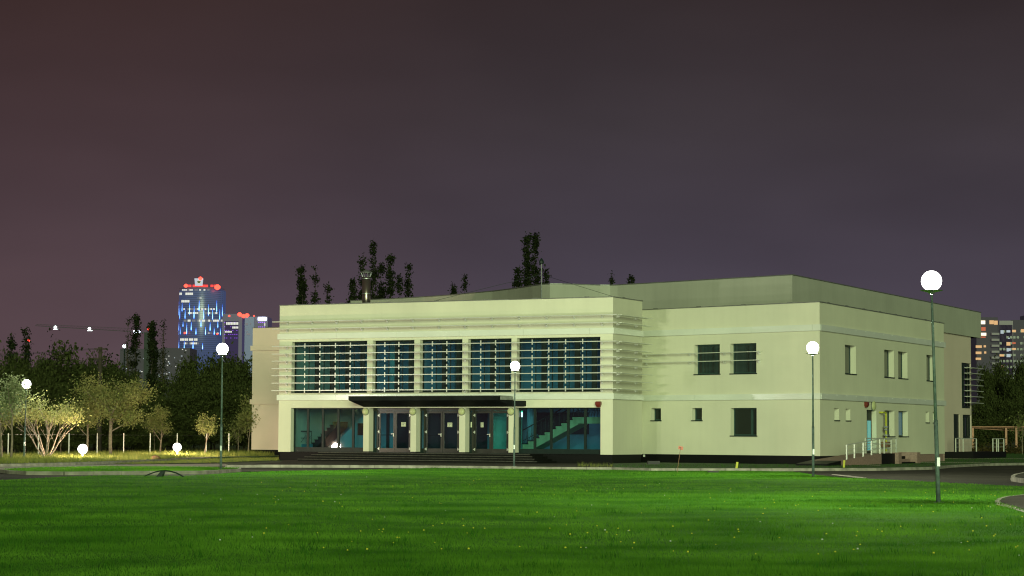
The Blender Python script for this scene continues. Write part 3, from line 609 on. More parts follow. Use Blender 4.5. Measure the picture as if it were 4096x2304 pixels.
# --- right wing windows
def dwin(fr, a, b, c, d, dep=.30, split=None, mt='glassdark', nofr=False):
    f = MB(); t = .07; n0 = dep; n1 = dep+.06
    f.box(fr, a, a+t, n0, n1, c, d); f.box(fr, b-t, b, n0, n1, c, d); f.box(fr, a+t, b-t, n0, n1, c, c+t); f.box(fr, a+t, b-t, n0, n1, d-t, d)
    if split is not None: m = a+(b-a)*split; f.box(fr, m-.07, m+.07, n0-.01, n1, c+t, d-t)
    o = f.build('window', M['wframe'], B)
    p = MB(); p.box(fr, a+t-.01, b-t+.01, n1-.03, n1-.02, c+t-.01, d-t+.01); p.build('pane', M[mt], o)
    s = MB(); s.box(fr, a-.03, b+.05, -.05, dep-.002, c-.05, c+.004); s.build('sill', M['frame'], o)
M['curtained'] = mat('dark_pane_with_curtain', (.020, .045, .045), rough=.12, col2=(.004, .008, .009), scale=2.0, stretch=(3, 3, .05), spec=.6)
dwin(RWN, *rw_h[0], mt='curtained'); dwin(RWN, *rw_h[1], mt='curtained'); dwin(RWN, *rw_h[2]); dwin(RWN, *rw_h[3]); dwin(RWN, *rw_h[4], split=.70)
M['bluepane'] = mat('blue_pane', (.02, .06, .10), rough=.15, emit=(.10, .35, .65), es=.10)
for h in rs_h[:-1]: dwin(RSD, *h, dep=.32, mt='bluepane' if abs(h[0]-14.26) < .01 else 'glassdark')
a, b, c_, d_ = rs_h[-1]
f = MB(); f.box(RSD, a, a+.1, .28, .34, c_, d_); f.box(RSD, b-.1, b, .28, .34, c_, d_); f.box(RSD, a+.1, b-.1, .28, .34, 2.45, d_); f.box(RSD, a+.1, b-.1, .28, .34, c_, c_+.25); f.box(RSD, (a+b)/2-.05, (a+b)/2+.05, .27, .34, c_+.25, 2.45)
o = f.build('door', M['frame'], B)
M['litpane'] = mat('lit_door_pane', (.10, .30, .32), rough=.2, emit=(.16, .70, .72), es=.30)
p = MB(); p.box(RSD, a+.09, b-.09, .30, .32, c_+.24, 2.46); p.build('pane', M['litpane'], o)
# --- ramp with railing beside the side door
OF = -1.75
def rz(px, py): return uz(RSD, px, py, OF)
ra = rz(3393, 1839.9)[0]; rb = rz(3526, 1811)[0]; rc = rz(3655, 1807)[0]
r_ = MB(); r_.hexa([RSD(ra-1.2, OF, -.05), RSD(rb, OF, -.05), RSD(rb, -.06, -.05), RSD(ra-1.2, -.06, -.05), RSD(ra-1.2, OF, .28), RSD(rb, OF, .62), RSD(rb, -.06, .62), RSD(ra-1.2, -.06, .28)], M['pinkstone'])
r_.hexa([RSD(ra-3.4, OF, -.05), RSD(ra-1.2, OF, -.05), RSD(ra-1.2, -.06, -.05), RSD(ra-3.4, -.06, -.05), RSD(ra-3.4, OF, .14), RSD(ra-1.2, OF, .28), RSD(ra-1.2, -.06, .28), RSD(ra-3.4, -.06, .14)], M['plinth'])
r_.build('ramp', M['pinkstone'], B)
pa = rz(3580, 1812)[0]; pb = rz(3665, 1812)[0]
l_ = MB(); l_.box(RSD, rb+.005, rc, OF+.9, -.055, -.05, .60, M['plinth']); l_.box(RSD, rb+.005, pa-.005, OF, OF+.9, -.05, .62, M['plinth'])
l_.box(RSD, pa, pa+.6, OF-.2, OF+.9, -.05, .66, M['pinkstone']); l_.box(RSD, pb-.5, pb+.15, OF-.2, OF+.9, -.05, .66, M['pinkstone'])
for k in range(3): l_.box(RSD, pa+.605, pb-.505, OF-.1+.3*k, OF+.895, -.05+.16*k, .12+.16*k, M['step'] if k != 1 else M['pinkstone'])
l_.build('landing', M['plinth'], B)
def rail(fr, pts, off, hh=.95, name='railing', r=.028, par=None):
    """pts: (u, z) of the foot of each post"""
    mb = MB()
    for k in (1.0, .66, .36): mb.tube([fr(u, off, z+hh*k) for u, z in pts], r if k == 1 else r*.6, 6)
    o = mb.build(name, M['alu'], par or B)
    for u, z in pts: q = MB(); q.box(fr, u-.035, u+.035, off-.035, off+.035, z-.02, z+hh-.02); q.build('post', M['alu'], o)
    return o
rp = [rz(x, y) for x, y in ((3393, 1840), (3424, 1834), (3459, 1827), (3492, 1820), (3526, 1811))]
ru = [p[0] for p in rp]; rail(RSD, [(u, .27+.35*(u-ru[0]+.5)/(ru[-1]-ru[0]+.5)) for u in ru], OF+.08, .80)
rail(RSD, [(rz(x, 1807)[0], .60) for x in (3543, 3571)], OF+.08, .80)
rail(RSD, [(rc-.1, .60), (rb+.9+(rc-rb)*.33, .60), (rb+.3, .60)], -.75, .85)
# rear landing with railing
rl = MB(); rl.box(HL, dw[0]-3, RE+1.5, -2.2, -.001, -.05, .5); rl.build('landing', M['plinth'], B)
rail(HL, [(hu(3872)-1, .5), (hu(3893)-1.4, .5), (RE-.4, .5), (RE+1.2, .5)], -2.1, .95)
rail(HL, [(dw[0]-2.8, .5), (dw[0]-.8, .5), (dw[1]+1.2, .5)], -.9, .95)
# --- flue
fu = (-17.32, 3.2)
f = MB(); f.lathe((*fu, 0), [(.25, 8.38), (.25, 10.78)], 20); fo = f.build('flue', M['flue'], B, smooth=True)
f = MB(); f.lathe((*fu, 0), [(.262, 9.78), (.262, 9.82)], 20); f.lathe((*fu, 0), [(.262, 10.66), (.262, 10.71)], 20); f.build('clamp_ring', M['steel'], fo)
f = MB()
for k in range(8): t = k*math.pi/4; f.tube([(fu[0]+.2*math.cos(t), fu[1]+.2*math.sin(t), 10.75), (fu[0]+.34*math.cos(t), fu[1]+.34*math.sin(t), 11.05)], .02, 5)
f.lathe((*fu, 0), [(.38, 11.03), (.37, 11.06), (.06, 11.22), (.01, 11.23)], 20); f.build('cowl', M['steel'], fo)
# --- roof mast with guy wires
mtop = None
mx_, mz_ = uz(FRN, 2166, 1040, 8.0); f = MB(); f.tube([(mx_, 8, 8.38), (mx_, 8, mz_)], .035, 6); mo = f.build('roof_mast', M['steel'], B)
f = MB(); f.lathe((mx_, 8, mz_), [(.02, -.25), (.16, -.2), (.14, -.05), (.02, .12)], 8); f.build('mast_head', M['frame'], mo)
za = uz(FRN, 2166, 1098, 8.0)[1]
for px, py in ((1738, 1203), (2454, 1187)):
    ue, ze = uz(FRN, px, py, 6.0); f = MB(); f.tube([(mx_, 8, za), (ue, 6, ze)], .012, 4); f.build('guy_wire', M['frame'], mo)
# --- left wing, set far back
Lw = tol((-17.6, 150.4)); LF = Fr(Lw[0], Lw[1], 0)
wall(LF, 0, 8, .47, 8.70, t=.3).build('wall', M['wall_lamptint'], B)
wall(Fr(Lw[0], Lw[1]+18, -math.pi/2), 0, 18, .47, 8.70, t=.3).build('wall', M['wall_lamptint'], B)
m_ = MB(); m_.poly([LF(.1, .06, -.1), LF(8, .06, -.1), LF(8, .06, .5), LF(.1, .06, .5)]); m_.poly([LF(.1, .06, -.1), LF(.1, .06, .5), LF(.1, 18, .5), LF(.1, 18, -.1)]); m_.poly([LF(0, 0, .471), LF(8, 0, .471), LF(8, .3, .471), LF(0, .3, .471)]); m_.build('plinth', M['pinkstone' if False else 'plinth'], B)
for z0, z1 in ((3.54, 3.87), (7.17, 7.50)): mb = MB(); mb.box(LF, -.11, 8, -.10, -.002, z0, z1); mb.box(LF, -.11, -.002, -.002, 17.9, z0, z1); mb.build('trim_band', M['wall_lamptint'], B)
mb = MB(); mb.box(LF, -.03, 8, -.03, .3, 8.70, 8.74); mb.build('coping', M['copg'], B)
mb = MB(); mb.poly([LF(.05, .05, 8.4), LF(8, .05, 8.4), LF(8, 17.9, 8.4), LF(.05, 17.9, 8.4)]); mb.build('roof', M['roof'], B)
# --- interior behind the glazing
BK = 6.2
i_ = MB()
for z0, z1 in ((.5, 3.34), (3.86, 7.1)):
    i_.poly([FRN(-21.0, BK, z0), FRN(-1.8, BK, z0), FRN(-1.8, BK, z1), FRN(-21.0, BK, z1)])
    i_.poly([FRN(-1.8, 3.8, z0), FRN(-.33, 3.8, z0), FRN(-.33, 3.8, z1), FRN(-1.8, 3.8, z1)]); i_.poly([FRN(-1.8, 3.8, z0), FRN(-1.8, BK, z0), FRN(-1.8, BK, z1), FRN(-1.8, 3.8, z1)])
    i_.poly([FRN(-21.0, .45, z0), FRN(-21.0, BK, z0), FRN(-21.0, BK, z1), FRN(-21.0, .45, z1)]); i_.poly([FRN(-.33, .45, z0), FRN(-.33, 3.8, z0), FRN(-.33, 3.8, z1), FRN(-.33, .45, z1)])
i_.build('interior_wall', M['teal'], B)
i_ = MB()
for z0, z1 in ((.49, 3.34), (3.86, 7.1)):
    i_.poly([FRN(-21.0, .4, z1), FRN(-.33, .4, z1), FRN(-.33, 3.8, z1), FRN(-1.8, 3.8, z1), FRN(-1.8, BK, z1), FRN(-21, BK, z1)])
i_.build('ceiling', M['teal'], B)
i_ = MB(); i_.poly([FRN(-21.0, .6, .495), FRN(-.33, .6, .495), FRN(-.33, 3.8, .495), FRN(-1.8, 3.8, .495), FRN(-1.8, BK, .495), FRN(-21, BK, .495)]); i_.poly([FRN(-21.0, .4, 3.86), FRN(-.33, .4, 3.86), FRN(-.33, 3.8, 3.86), FRN(-1.8, 3.8, 3.86), FRN(-1.8, BK, 3.86), FRN(-21, BK, 3.86)]); i_.build('floor', M['tealfloor'], B)
# dark openings and panels on the ground floor back wall
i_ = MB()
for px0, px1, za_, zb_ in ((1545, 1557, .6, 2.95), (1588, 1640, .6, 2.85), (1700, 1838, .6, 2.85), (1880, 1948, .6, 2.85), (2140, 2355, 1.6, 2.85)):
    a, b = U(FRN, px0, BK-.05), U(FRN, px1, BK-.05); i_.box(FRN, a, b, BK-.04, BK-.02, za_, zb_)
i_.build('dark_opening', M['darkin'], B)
a, b = U(FRN, 1971, 3.0), U(FRN, 2030, 3.0); i_ = MB(); i_.box(FRN, a, b, 3.0, 3.05, .5, 3.3); i_.build('green_partition', M['tealg'], B)
a, b = U(FRN, 2076, 4.6), U(FRN, 2088, 4.6); i_ = MB(); i_.box(FRN, a, b, 4.6, 4.65, .5, 2.9); i_.build('green_partition', M['tealg'], B)
for px in (2126,):
    c0 = U(FRN, px, 3.4); i_ = MB(); i_.lathe((*FRN(c0, 3.4, 0)[:2], 0), [(.26, .5), (.26, 3.33)], 20); i_.build('interior_column', M['teal'], B, smooth=True)
for px in (1573, 1834):
    c0 = U(FRN, px, 3.0); i_ = MB(); i_.lathe((*FRN(c0, 3.0, 0)[:2], 0), [(.24, 3.87), (.24, 7.09)], 20); i_.build('interior_column', mat('interior_column_blue', (.30, .60, .68)), B, smooth=True)
# exit sign
a, z = uz(FRN, 2083, 1658, .9); e = MB(); e.box(FRN, a-.10, a+.10, .9, .95, z-.14, z+.12, M['exitw']); e.box(FRN, a-.10, a+.10, .89, .95, z+.12, z+.20, M['exitg']); e.box(FRN, a-.02, a+.02, .88, .90, z-.03, z+.05, M['exitg']); e.build('exit_sign', M['exitw'], B)
# right staircase with sawtooth stringer
SO = 2.2
def sp(px, py, off=SO): return uz(FRN, px, py, off)
b0 = sp(2090, 1789); b1 = sp(2312, 1668); NS = 10
def stair(A, Bp, n, off, wdt, mside, name='staircase', under=.42):
    dx = (Bp[0]-A[0])/n; dz = (Bp[1]-A[1])/n; mb = MB(); sg = 1 if dx > 0 else -1
    for k in range(n):
        x0 = A[0]+dx*k; x1 = x0+dx; zt_ = A[1]+dz*(k+1)*1.0; zb0 = max(.5, A[1]+dz*k-under); zb1 = max(.5, A[1]+dz*(k+1)-under)
        a, b = (x0, x1) if sg > 0 else (x1, x0); q0, q1 = (zb0, zb1) if sg > 0 else (zb1, zb0)
        mb.hexa([FRN(a, off, q0), FRN(b, off, q1), FRN(b, off+wdt, q1), FRN(a, off+wdt, q0), FRN(a, off, zt_), FRN(b, off, zt_), FRN(b, off+wdt, zt_), FRN(a, off+wdt, zt_)], M[mside])
        mb.box(FRN, a-.04, b+.03, off-.03, off+wdt, zt_+.001, zt_+.045, M['step'])
    return mb
sm = stair(b0, b1, NS, SO, 1.3, 'stairside'); e2 = -.36; sm.box(FRN, b1[0], e2, SO, SO+1.3, b1[1]-.36, b1[1], M['stairside'])
so = sm.build('staircase', M['stairside'], B)
def handrail(A, Bp, off, h=.95, par=None, n=12):
    mb = MB(); mb.tube([FRN(A[0], off, A[1]+h), FRN(Bp[0], off, Bp[1]+h)], .03, 6, M['frame']); mb.tube([FRN(A[0], off, A[1]+.35), FRN(Bp[0], off, Bp[1]+.35)], .015, 5, M['frame'])
    for k in range(n+1):
        t = k/n; x = A[0]+(Bp[0]-A[0])*t; z = A[1]+(Bp[1]-A[1])*t; mb.tube([FRN(x, off, z), FRN(x, off, z+h)], .015, 5, M['frame'])
        if k < n: t2 = (k+1)/n; mb.tube([FRN(x, off, z+.05), FRN(A[0]+(Bp[0]-A[0])*t2, off, z+h*.7)], .010, 4, M['frame'])
    return mb.build('handrail', M['frame'], par or B)
handrail(b0, b1, SO+.02, par=so); handrail((b0[0]-.2, b0[1]), (b1[0], b1[1]+.05), SO+1.28, par=so); handrail(b1, (e2, b1[1]), SO+.05, h=.85, par=so, n=14)
# left staircase, seen from below and behind
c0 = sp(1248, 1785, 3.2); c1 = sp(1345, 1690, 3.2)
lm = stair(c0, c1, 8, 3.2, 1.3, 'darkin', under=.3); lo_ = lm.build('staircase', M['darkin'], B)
d0 = sp(1455, 1648, 2.4); d1_ = sp(1358, 1755, 2.4)
mb = MB(); mb.hexa([FRN(d1_[0], 2.4, .5), FRN(d0[0]+.2, 2.4, .5), FRN(d0[0]+.2, 2.5, .5), FRN(d1_[0], 2.5, .5), FRN(d1_[0], 2.4, d1_[1]), FRN(d0[0]+.2, 2.4, d0[1]), FRN(d0[0]+.2, 2.5, d0[1]), FRN(d1_[0], 2.5, d1_[1])]); mb.build('stair_side_wall', M['teal'], B)
handrail((sp(1180, 1790, 2.0)[0], .95), (sp(1245, 1790, 2.0)[0], .95), 2.0, h=.75, n=3)
mb = MB(); mb.box(FRN, -20.9, c0[0], 2.0, 4, .5, .95); mb.build('interior_platform', M['teal'], B)
a, z = sp(1442, 1717, 2.3); mb = MB(); mb.box(FRN, a-.2, a+.2, 2.3, 2.38, z-.35, z+.35); mb.build('hose_cabinet', mat('hose_cabinet_dark_red', (.06, .012, .012)), B)
# ceiling lamps inside
for k, (u, v, z, w_, mm) in enumerate([(-18, 3.2, 3.28, 1.2, 'tube'), (-13.5, 4, 3.28, 1.2, 'tube'), (-4.6, 4.6, 3.28, 1.2, 'tube'), (-7.0, 1.9, 3.28, .6, 'tubeg'),
                                         (-18, 3.6, 7.04, 1.2, 'tube'), (-13, 4.2, 7.04, .9, 'tube'), (-7.5, 4.2, 7.04, .6, 'tube'), (-3, 4.2, 7.04, .6, 'tube')]):
    mb = MB(); mb.box(FRN, u-w_/2, u+w_/2, v-.06, v+.06, z, z+.04); mb.build('ceiling_lamp', M[mm], B); l = bpy.data.lights.new('tube', 'AREA'); l.shape = 'RECTANGLE'; l.size = w_; l.size_y = .12; l.energy = 7.0*w_*(2.2 if mm == 'tubeg' else 1); l.color = (.45, 1, .85) if mm == 'tubeg' else (.68, .93, 1); lo = bpy.data.objects.new('tube', l); col.objects.link(lo); lo.parent = B; lo.location = (u, v, z-.01)
# ================================================================== STREET LAMPS
def globe_lamp(loc, hgt, label, gm, r=.235, tilt=0.0, pr=.033):
    t = thing('street_lamp', loc, label, 'street lamp', group='globe street lamps around the lawn')
    tx = tilt
    P = MB(); P.tube([(0, 0, 0), (tx*.4, 0, 1.9)], [pr*1.55, pr*1.45], 12); P.tube([(tx*.4, 0, 1.88), (tx, 0, hgt-.25)], [pr*1.15, pr*.8], 12); P.build('pole', M['polegrey'], t, smooth=True)
    b = MB(); b.lathe((0, 0, 0), [(.17, 0), (.17, .025), (.09, .04)], 12); b.box(ID, -.03+tx*.1, .04+tx*.1, -pr*1.6-.03, -pr*1.4, .85, 1.05); b.build('base', M['steel'], t)
    h = MB(); h.lathe((tx, 0, hgt), [(.04, -.30), (.10, -.26), (.255, -.222), (.26, -.214), (.05, -.20)], 24); h.build('lamp_holder', M['steel'], t)
    g = MB(); prof = [(r*math.cos(a), r*math.sin(a)) for a in np.linspace(-1.0, 1.52, 12)]; g.lathe((tx, 0, hgt), prof, 24); g.build('globe', gm, t, smooth=True); bulb(t, (tx, 0, hgt), r+.012, gm)
    return t
def lampat(px, py, gy, label, gm, **k):
    g = G(px, py); d = ray(px, gy); h = CH+d[2]*g[1]/d[1]; return globe_lamp((g[0], g[1], 0), h, label, gm, **k)
lampat(3754, 2015, 1124, 'tallest looking globe street lamp standing on the lawn at the right, nearest to the viewer', M['globe_strong'], tilt=-.12)
lampat(2056, 1867, 1464, 'globe street lamp in front of the entrance steps, pale pole at the lawn edge', M['globe_dim'], tilt=.03)
lampat(3253, 1908, 1391, 'globe street lamp in front of the building corner beside the yellow marker post', M['globe'])
lampat(883, 1889, 1396, 'globe street lamp with green lit pole in front of the pink end wall', M['globe'])
lampat(96, 1849, 1536, 'globe street lamp among the young trees at far left', M['globew'], tilt=.05)
for x_, y_, lb_ in ((14.5, 30, 'added globe street lamp lighting the lawn from the near right, outside the picture'),):
    globe_lamp((x_, y_, 0), 4.9, lb_, M['globe_added'])  # unseen extra lamp, added to light the lawn
def ground_lamp(px, py, gy, label):
    g = G(px, py, K); d = ray(px, gy); h = CH+d[2]*g[1]/d[1]-K
    t = thing('ground_lamp', g, label, 'ground lamp', group='low lamps on the tree verge')
    p = MB(); p.tube([(0, 0, 0), (0, 0, h-.2)], .04, 8); p.lathe((0, 0, 0), [(.12, 0), (.12, .02)], 10); p.lathe((0, 0, h), [(.06, -.24), (.14, -.2), (.14, -.17)], 14); p.build('post', M['steel'], t)
    b = MB(); b.lathe((0, 0, h), [(.26*math.cos(a), .26*math.sin(a)) for a in np.linspace(-.9, 1.52, 10)], 20); b.build('globe', M['flood'], t, smooth=True); bulb(t, (0, 0, h), .272, M['flood'])
ground_lamp(330, 1837, 1796, 'low glaring lamp on the grass right of the multi-stemmed tree')
ground_lamp(708, 1826, 1789, 'low glaring lamp on the grass between the two small trees near the pink wall')
# ================================================================== SMALL THINGS ON THE GROUND
def marker(px, py, ptop, label, lean=0):
    g = G(px, py); d = ray(px, ptop); h = CH+d[2]*g[1]/d[1]
    m_ = MB(); m_.tube([(0, 0, 0), (lean, 0, h)], .055, 10); o = m_.build('marker_post', M['yellow']); o.location = g; tag(o, label, 'marker post', 'yellow marker posts')
marker(2945, 1883, 1848, 'yellow marker post at the lawn edge in front of the lower two-pane window', .05)
marker(3375, 1873, 1841, 'yellow marker post at the kerb by the foot of the ramp', .03)
marker(3710, 1843, 1812, 'small yellow marker post by the pink plinth behind the nearest lamp pole')
g = G(2708, 1893); zt_ = lambda y: CH+ray(2720, y)[2]*g[1]/ray(2720, y)[1]
t = thing('stake_sign', g, 'small faded red sign on a thin leaning stake in the lawn', 'sign')
s_ = MB(); s_.tube([(0, 0, 0), (.14, 0, zt_(1796))], .010, 6); s_.build('stake', M['rust'], t)
s_ = MB(); q = [(-.09, .05), (.10, .0), (.115, .14), (-.075, .18)]; cx, cz = .14, zt_(1801)
s_.hexa([(cx+a, 0, cz+b) for a, b in q[:2]]+[(cx+a, .012, cz+b) for a, b in reversed(q[:2])]+[(cx+q[3][0], 0, cz+q[3][1]), (cx+q[2][0], 0, cz+q[2][1]), (cx+q[2][0], .012, cz+q[2][1]), (cx+q[3][0], .012, cz+q[3][1])]); s_.build('sign_board', M['signred'], t)
s_ = MB(); s_.box(ID, cx-.04, cx+.03, -.010, -.003, cz+.10, cz+.12); s_.box(ID, cx+.01, cx+.03, -.010, -.003, cz+.03, cz+.10); s_.build('arrow_mark', M['ink'], t)
g = G(2853, 1892); s_ = MB(); s_.box(ID, -.21, .21, -.3, .3, .0, .075); s_.box(ID, -.19, .19, -.32, -.30, .01, .05); o = s_.build('ground_box', M['black']); o.location = g; tag(o, 'flat black box lying in the lawn in front of the right wing', 'utility box')
g = G(2618, 1857, K); s_ = MB(); s_.box(ID, -.35, .25, -.3, .3, 0, .16); s_.box(ID, -.34, -.2, -.31, -.30, .12, .15, M['band']); s_.mats.insert(0, M['black']); o = s_.build('ground_box', M['black']); o.data.materials.clear(); o.data.materials.append(M['black']); o.location = g; tag(o, 'dark low box against the granite plinth where the front wing meets the right wing', 'utility box')
o_ = uz(RWN, 2575, 1823); s_ = MB(); s_.box(RWN, o_[0]-.06, o_[0]+.06, .02, .048, o_[1]-.06, o_[1]+.07); s_.build('socket', M['band'], B)
# bent arc frame on the lawn with a leaning dark panel
g = G(655, 1911); t = thing('bent_frame', g, 'bent dark metal arcs with a tilted dark panel lying at the lawn edge', 'frame')
def dpx(px, py): return ((px-655)*g[1]/FPX, 0, (1911-py)*g[1]/FPX)
s_ = MB(); L_ = [dpx(*p) for p in ((571, 1913), (585, 1902), (600, 1896), (620, 1888.5), (640, 1884), (661, 1883))]; s_.tube(L_, .022, 6); s_.build('arc', M['frame'], t)
s_ = MB(); L_ = [dpx(*p) for p in ((661, 1883), (685, 1886), (705, 1892), (722, 1900), (741, 1912))]; s_.tube(L_, .025, 6); s_.build('arc', M['frame'], t)
s_ = MB(); a, b, c, d = dpx(623, 1909), dpx(642, 1912), dpx(661, 1884), dpx(641, 1886); s_.hexa([a, b, (b[0]+.05, .25, b[2]), (a[0]+.05, .25, a[2]), d, c, (c[0], .06, c[2]), (d[0], .06, d[2])]); s_.build('panel', M['frame'], t)
g = G(622, 1836, K); s_ = MB(); s_.lathe((0, 0, 0), [(.24, -.02), (.27, .06), (.2, .16), (.07, .2)], 9); o = s_.build('boulder', M['rust']); o.location = g; tag(o, 'small brown boulder on the kerb of the tree verge', 'boulder')
# ================================================================== TREES
def quads(c, s, r, flat=.5):
    """one quad per centre with random orientation"""
    n = len(c); a = r.normal(size=(n, 3)); a /= np.linalg.norm(a, axis=1)[:, None]; b = r.normal(size=(n, 3)); b -= (a*b).sum(1)[:, None]*a; b /= np.linalg.norm(b, axis=1)[:, None]
    a = a*s[:, None]; b = b*s[:, None]*flat
    return np.stack([c-a, c-b, c+a, c+b], 1).reshape(-1, 3)
def branchset(rng, mb, base, h, r0, spread, levels, nl, start=.35, lean=(0, 0), up=.55, wob=.06, maxz=None, seg=7):
    """trunk with forking limbs; returns twig points"""
    tips = []
    def grow(p, d, ln, r, lv):
        n = 5 if lv == 0 else 4; pts = [Vector(p)]; dd = Vector(d)
        for i in range(n):
            dd = (dd+Vector((rng.normal(0, wob*(1+lv)), rng.normal(0, wob*(1+lv)), .05*lv*up))).normalized(); pts.append(pts[-1]+dd*ln/n)
        rad = [r*(1-.55*i/n) for i in range(n+1)]; mb.tube(pts, rad, max(4, seg-2*lv), cap=(lv == 0))
        if lv >= levels:
            for i in range(1, n+1): tips.append(pts[i])
            return
        for k in range(nl[lv]):
            t = (start+(1-start)*(k+rng.uniform(.2, .9))/nl[lv]) if lv == 0 else rng.uniform(.3, 1); i = min(n-1, int(t*n)); q = pts[i].lerp(pts[i+1], t*n-i)
            a = rng.uniform(0, 2*math.pi); sp_ = spread*rng.uniform(.75, 1.25)
            nd = (dd*math.cos(sp_)+Vector((math.cos(a), math.sin(a), up*.3)).normalized()*math.sin(sp_)).normalized()
            grow(q, nd, ln*rng.uniform(.42, .68), r*(1-.5*t)*.5, lv+1)
        for i in (n-1, n): tips.append(pts[i])
    grow(base, Vector((lean[0], lean[1], 1)).normalized(), h, r0, 0); return tips
def tree(name, loc, H, W, label, leafm, barkm, seed, nleaf, ls, levels=2, nl=(7, 5, 4), start=.35, spread=.8, r0=None, clump=.5, lean=(0, 0), group=None, stems=1, zmin=0., up=.55, trunkh=.62):
    rng = np.random.RandomState(seed); t = thing(name, loc, label, 'tree', group=group); mb = MB(); tips = []
    for s in range(stems):
        ln_ = lean if stems == 1 else (math.cos(s*2*math.pi/stems+rng.uniform(-.4, .4))*rng.uniform(.25, .75), math.sin(s*2*math.pi/stems)*rng.uniform(.2, .5))
        tips += branchset(rng, mb, (0, 0, -.05), H*trunkh*(1 if stems == 1 else rng.uniform(.8, 1.15)), (r0 or H*.016), spread, levels, nl, start, ln_, up)
    # fit the crown width
    T = np.array([tuple(p) for p in tips]); ext = np.abs(T[:, :2]).max(); k = W*.5/max(ext, .1)*.92
    zk = H*.95/T[:, 2].max()
    v = np.array(mb.v); w = np.clip((v[:, 2])/(H*start*trunkh+.01), 0, 1)[:, None]; sc = 1+(k-1)*w; v[:, :2] = v[:, :2]*sc+0; v[:, 2] *= zk; mb.v = [tuple(x) for x in v]
    if stems == 1:   # keep the tube radii sensible on the lower trunk only
        pass
    T[:, :2] *= k; T[:, 2] *= zk; T = T[T[:, 2] > zmin]
    mb.build('trunk', barkm, t, smooth=True)
    if nleaf:
        idx = rng.randint(0, len(T), nleaf); c = T[idx]+rng.normal(0, clump, (nleaf, 3))*np.array([1, 1, .6]); s = ls*rng.uniform(.55, 1.35, nleaf)
        arrmesh('crown', quads(c, s, rng), 4, leafm, t)
    return t
# lit young trees along the verge
def gl(px, py): return G(px, py, K)
def HT(px, base, top): g = gl(px, base); return CH+ray(px, top)[2]*g[1]/ray(px, top)[1]-K
def WD(px, base, w): return w*gl(px, base)[1]/FPX
LG = 'lit young trees on the tree verge'
tree('young_tree', gl(443, 1828), HT(443, 1828, 1495), WD(443, 1828, 330), 'broad young tree with slightly bent trunk right of the left low lamp', M['leafy'], M['bark'], 21, 9500, .062, start=.45, clump=.32, group=LG, r0=.10, lean=(-.05, 0), zmin=1.5)
tree('young_tree', gl(348, 1826), HT(348, 1826, 1530), WD(348, 1826, 210), 'young tree directly above the left low lamp, trunk hidden by its glare', M['leafy'], M['bark'], 22, 6000, .062, start=.5, clump=.32, group=LG, r0=.09, zmin=1.7)
tree('multi_stem_tree', gl(182, 1837), HT(182, 1837, 1560), WD(182, 1837, 330), 'multi-stemmed tree fanning out from the ground between left lamp post and low lamp', M['leafy'], M['bark'], 23, 4200, .055, start=.5, stems=8, nl=(4, 4, 3), clump=.30, group=LG, r0=.055, zmin=2.1, trunkh=.75, spread=.5)
tree('young_tree', gl(43, 1843), HT(43, 1843, 1490), WD(43, 1843, 270), 'slender tree with pale trunk just left of the far left lamp post', leafmat('pale_leaf', (.26, .31, .15), (.14, .19, .08), .4), M['bark'], 24, 2600, .07, start=.5, clump=.22, group=LG, r0=.075, zmin=1.8)
tree('young_tree', gl(4, 1839), HT(4, 1839, 1560), WD(4, 1839, 200), 'tree cut by the left edge of the picture, brown trunk', M['leafy'], M['bark'], 25, 2000, .07, start=.5, clump=.22, group=LG, r0=.08, zmin=1.8)
tree('small_tree', gl(640, 1820), HT(640, 1820, 1618), WD(640, 1820, 135), 'small tree with pale trunk left of the right low lamp', M['leafy'], M['bark'], 26, 2800, .062, start=.4, clump=.2, group=LG, r0=.07, lean=(.05, 0), zmin=1.5)
tree('small_tree', gl(817, 1824), HT(817, 1824, 1650), WD(817, 1824, 100), 'smallest tree, round crown on a thin crooked trunk left of the green lit pole', M['leafy'], M['bark'], 27, 1800, .060, start=.5, clump=.17, group=LG, r0=.05, lean=(.08, 0), zmin=1.2)
tree('small_tree', gl(952, 1817), HT(952, 1817, 1640), WD(952, 1817, 90), 'thin sparse tree between the green lit pole and the pink wall', M['leafy'], M['bark'], 28, 700, .08, start=.3, clump=.32, group=LG, r0=.045)
tree('young_tree', gl(994, 1819), HT(994, 1819, 1560), WD(994, 1819, 110), 'leafy tree half hidden by the corner of the pink end wall', M['leafy'], M['bark'], 29, 2000, .085, start=.35, clump=.28, group=LG, r0=.08)
tree('bare_sapling', gl(618, 1818), HT(618, 1818, 1600), WD(618, 1818, 70), 'bare upright sapling behind the small tree left of the right low lamp', M['leafd'], M['bark'], 30, 0, .08, start=.3, group=LG, r0=.04)
tree('bare_sapling', gl(243, 1822), HT(243, 1822, 1700), WD(243, 1822, 30), 'thin bare sapling between the multi-stemmed tree and the left low lamp', M['leafd'], M['bark'], 31, 0, .08, start=.4, nl=(4, 3, 2), group=LG, r0=.03)
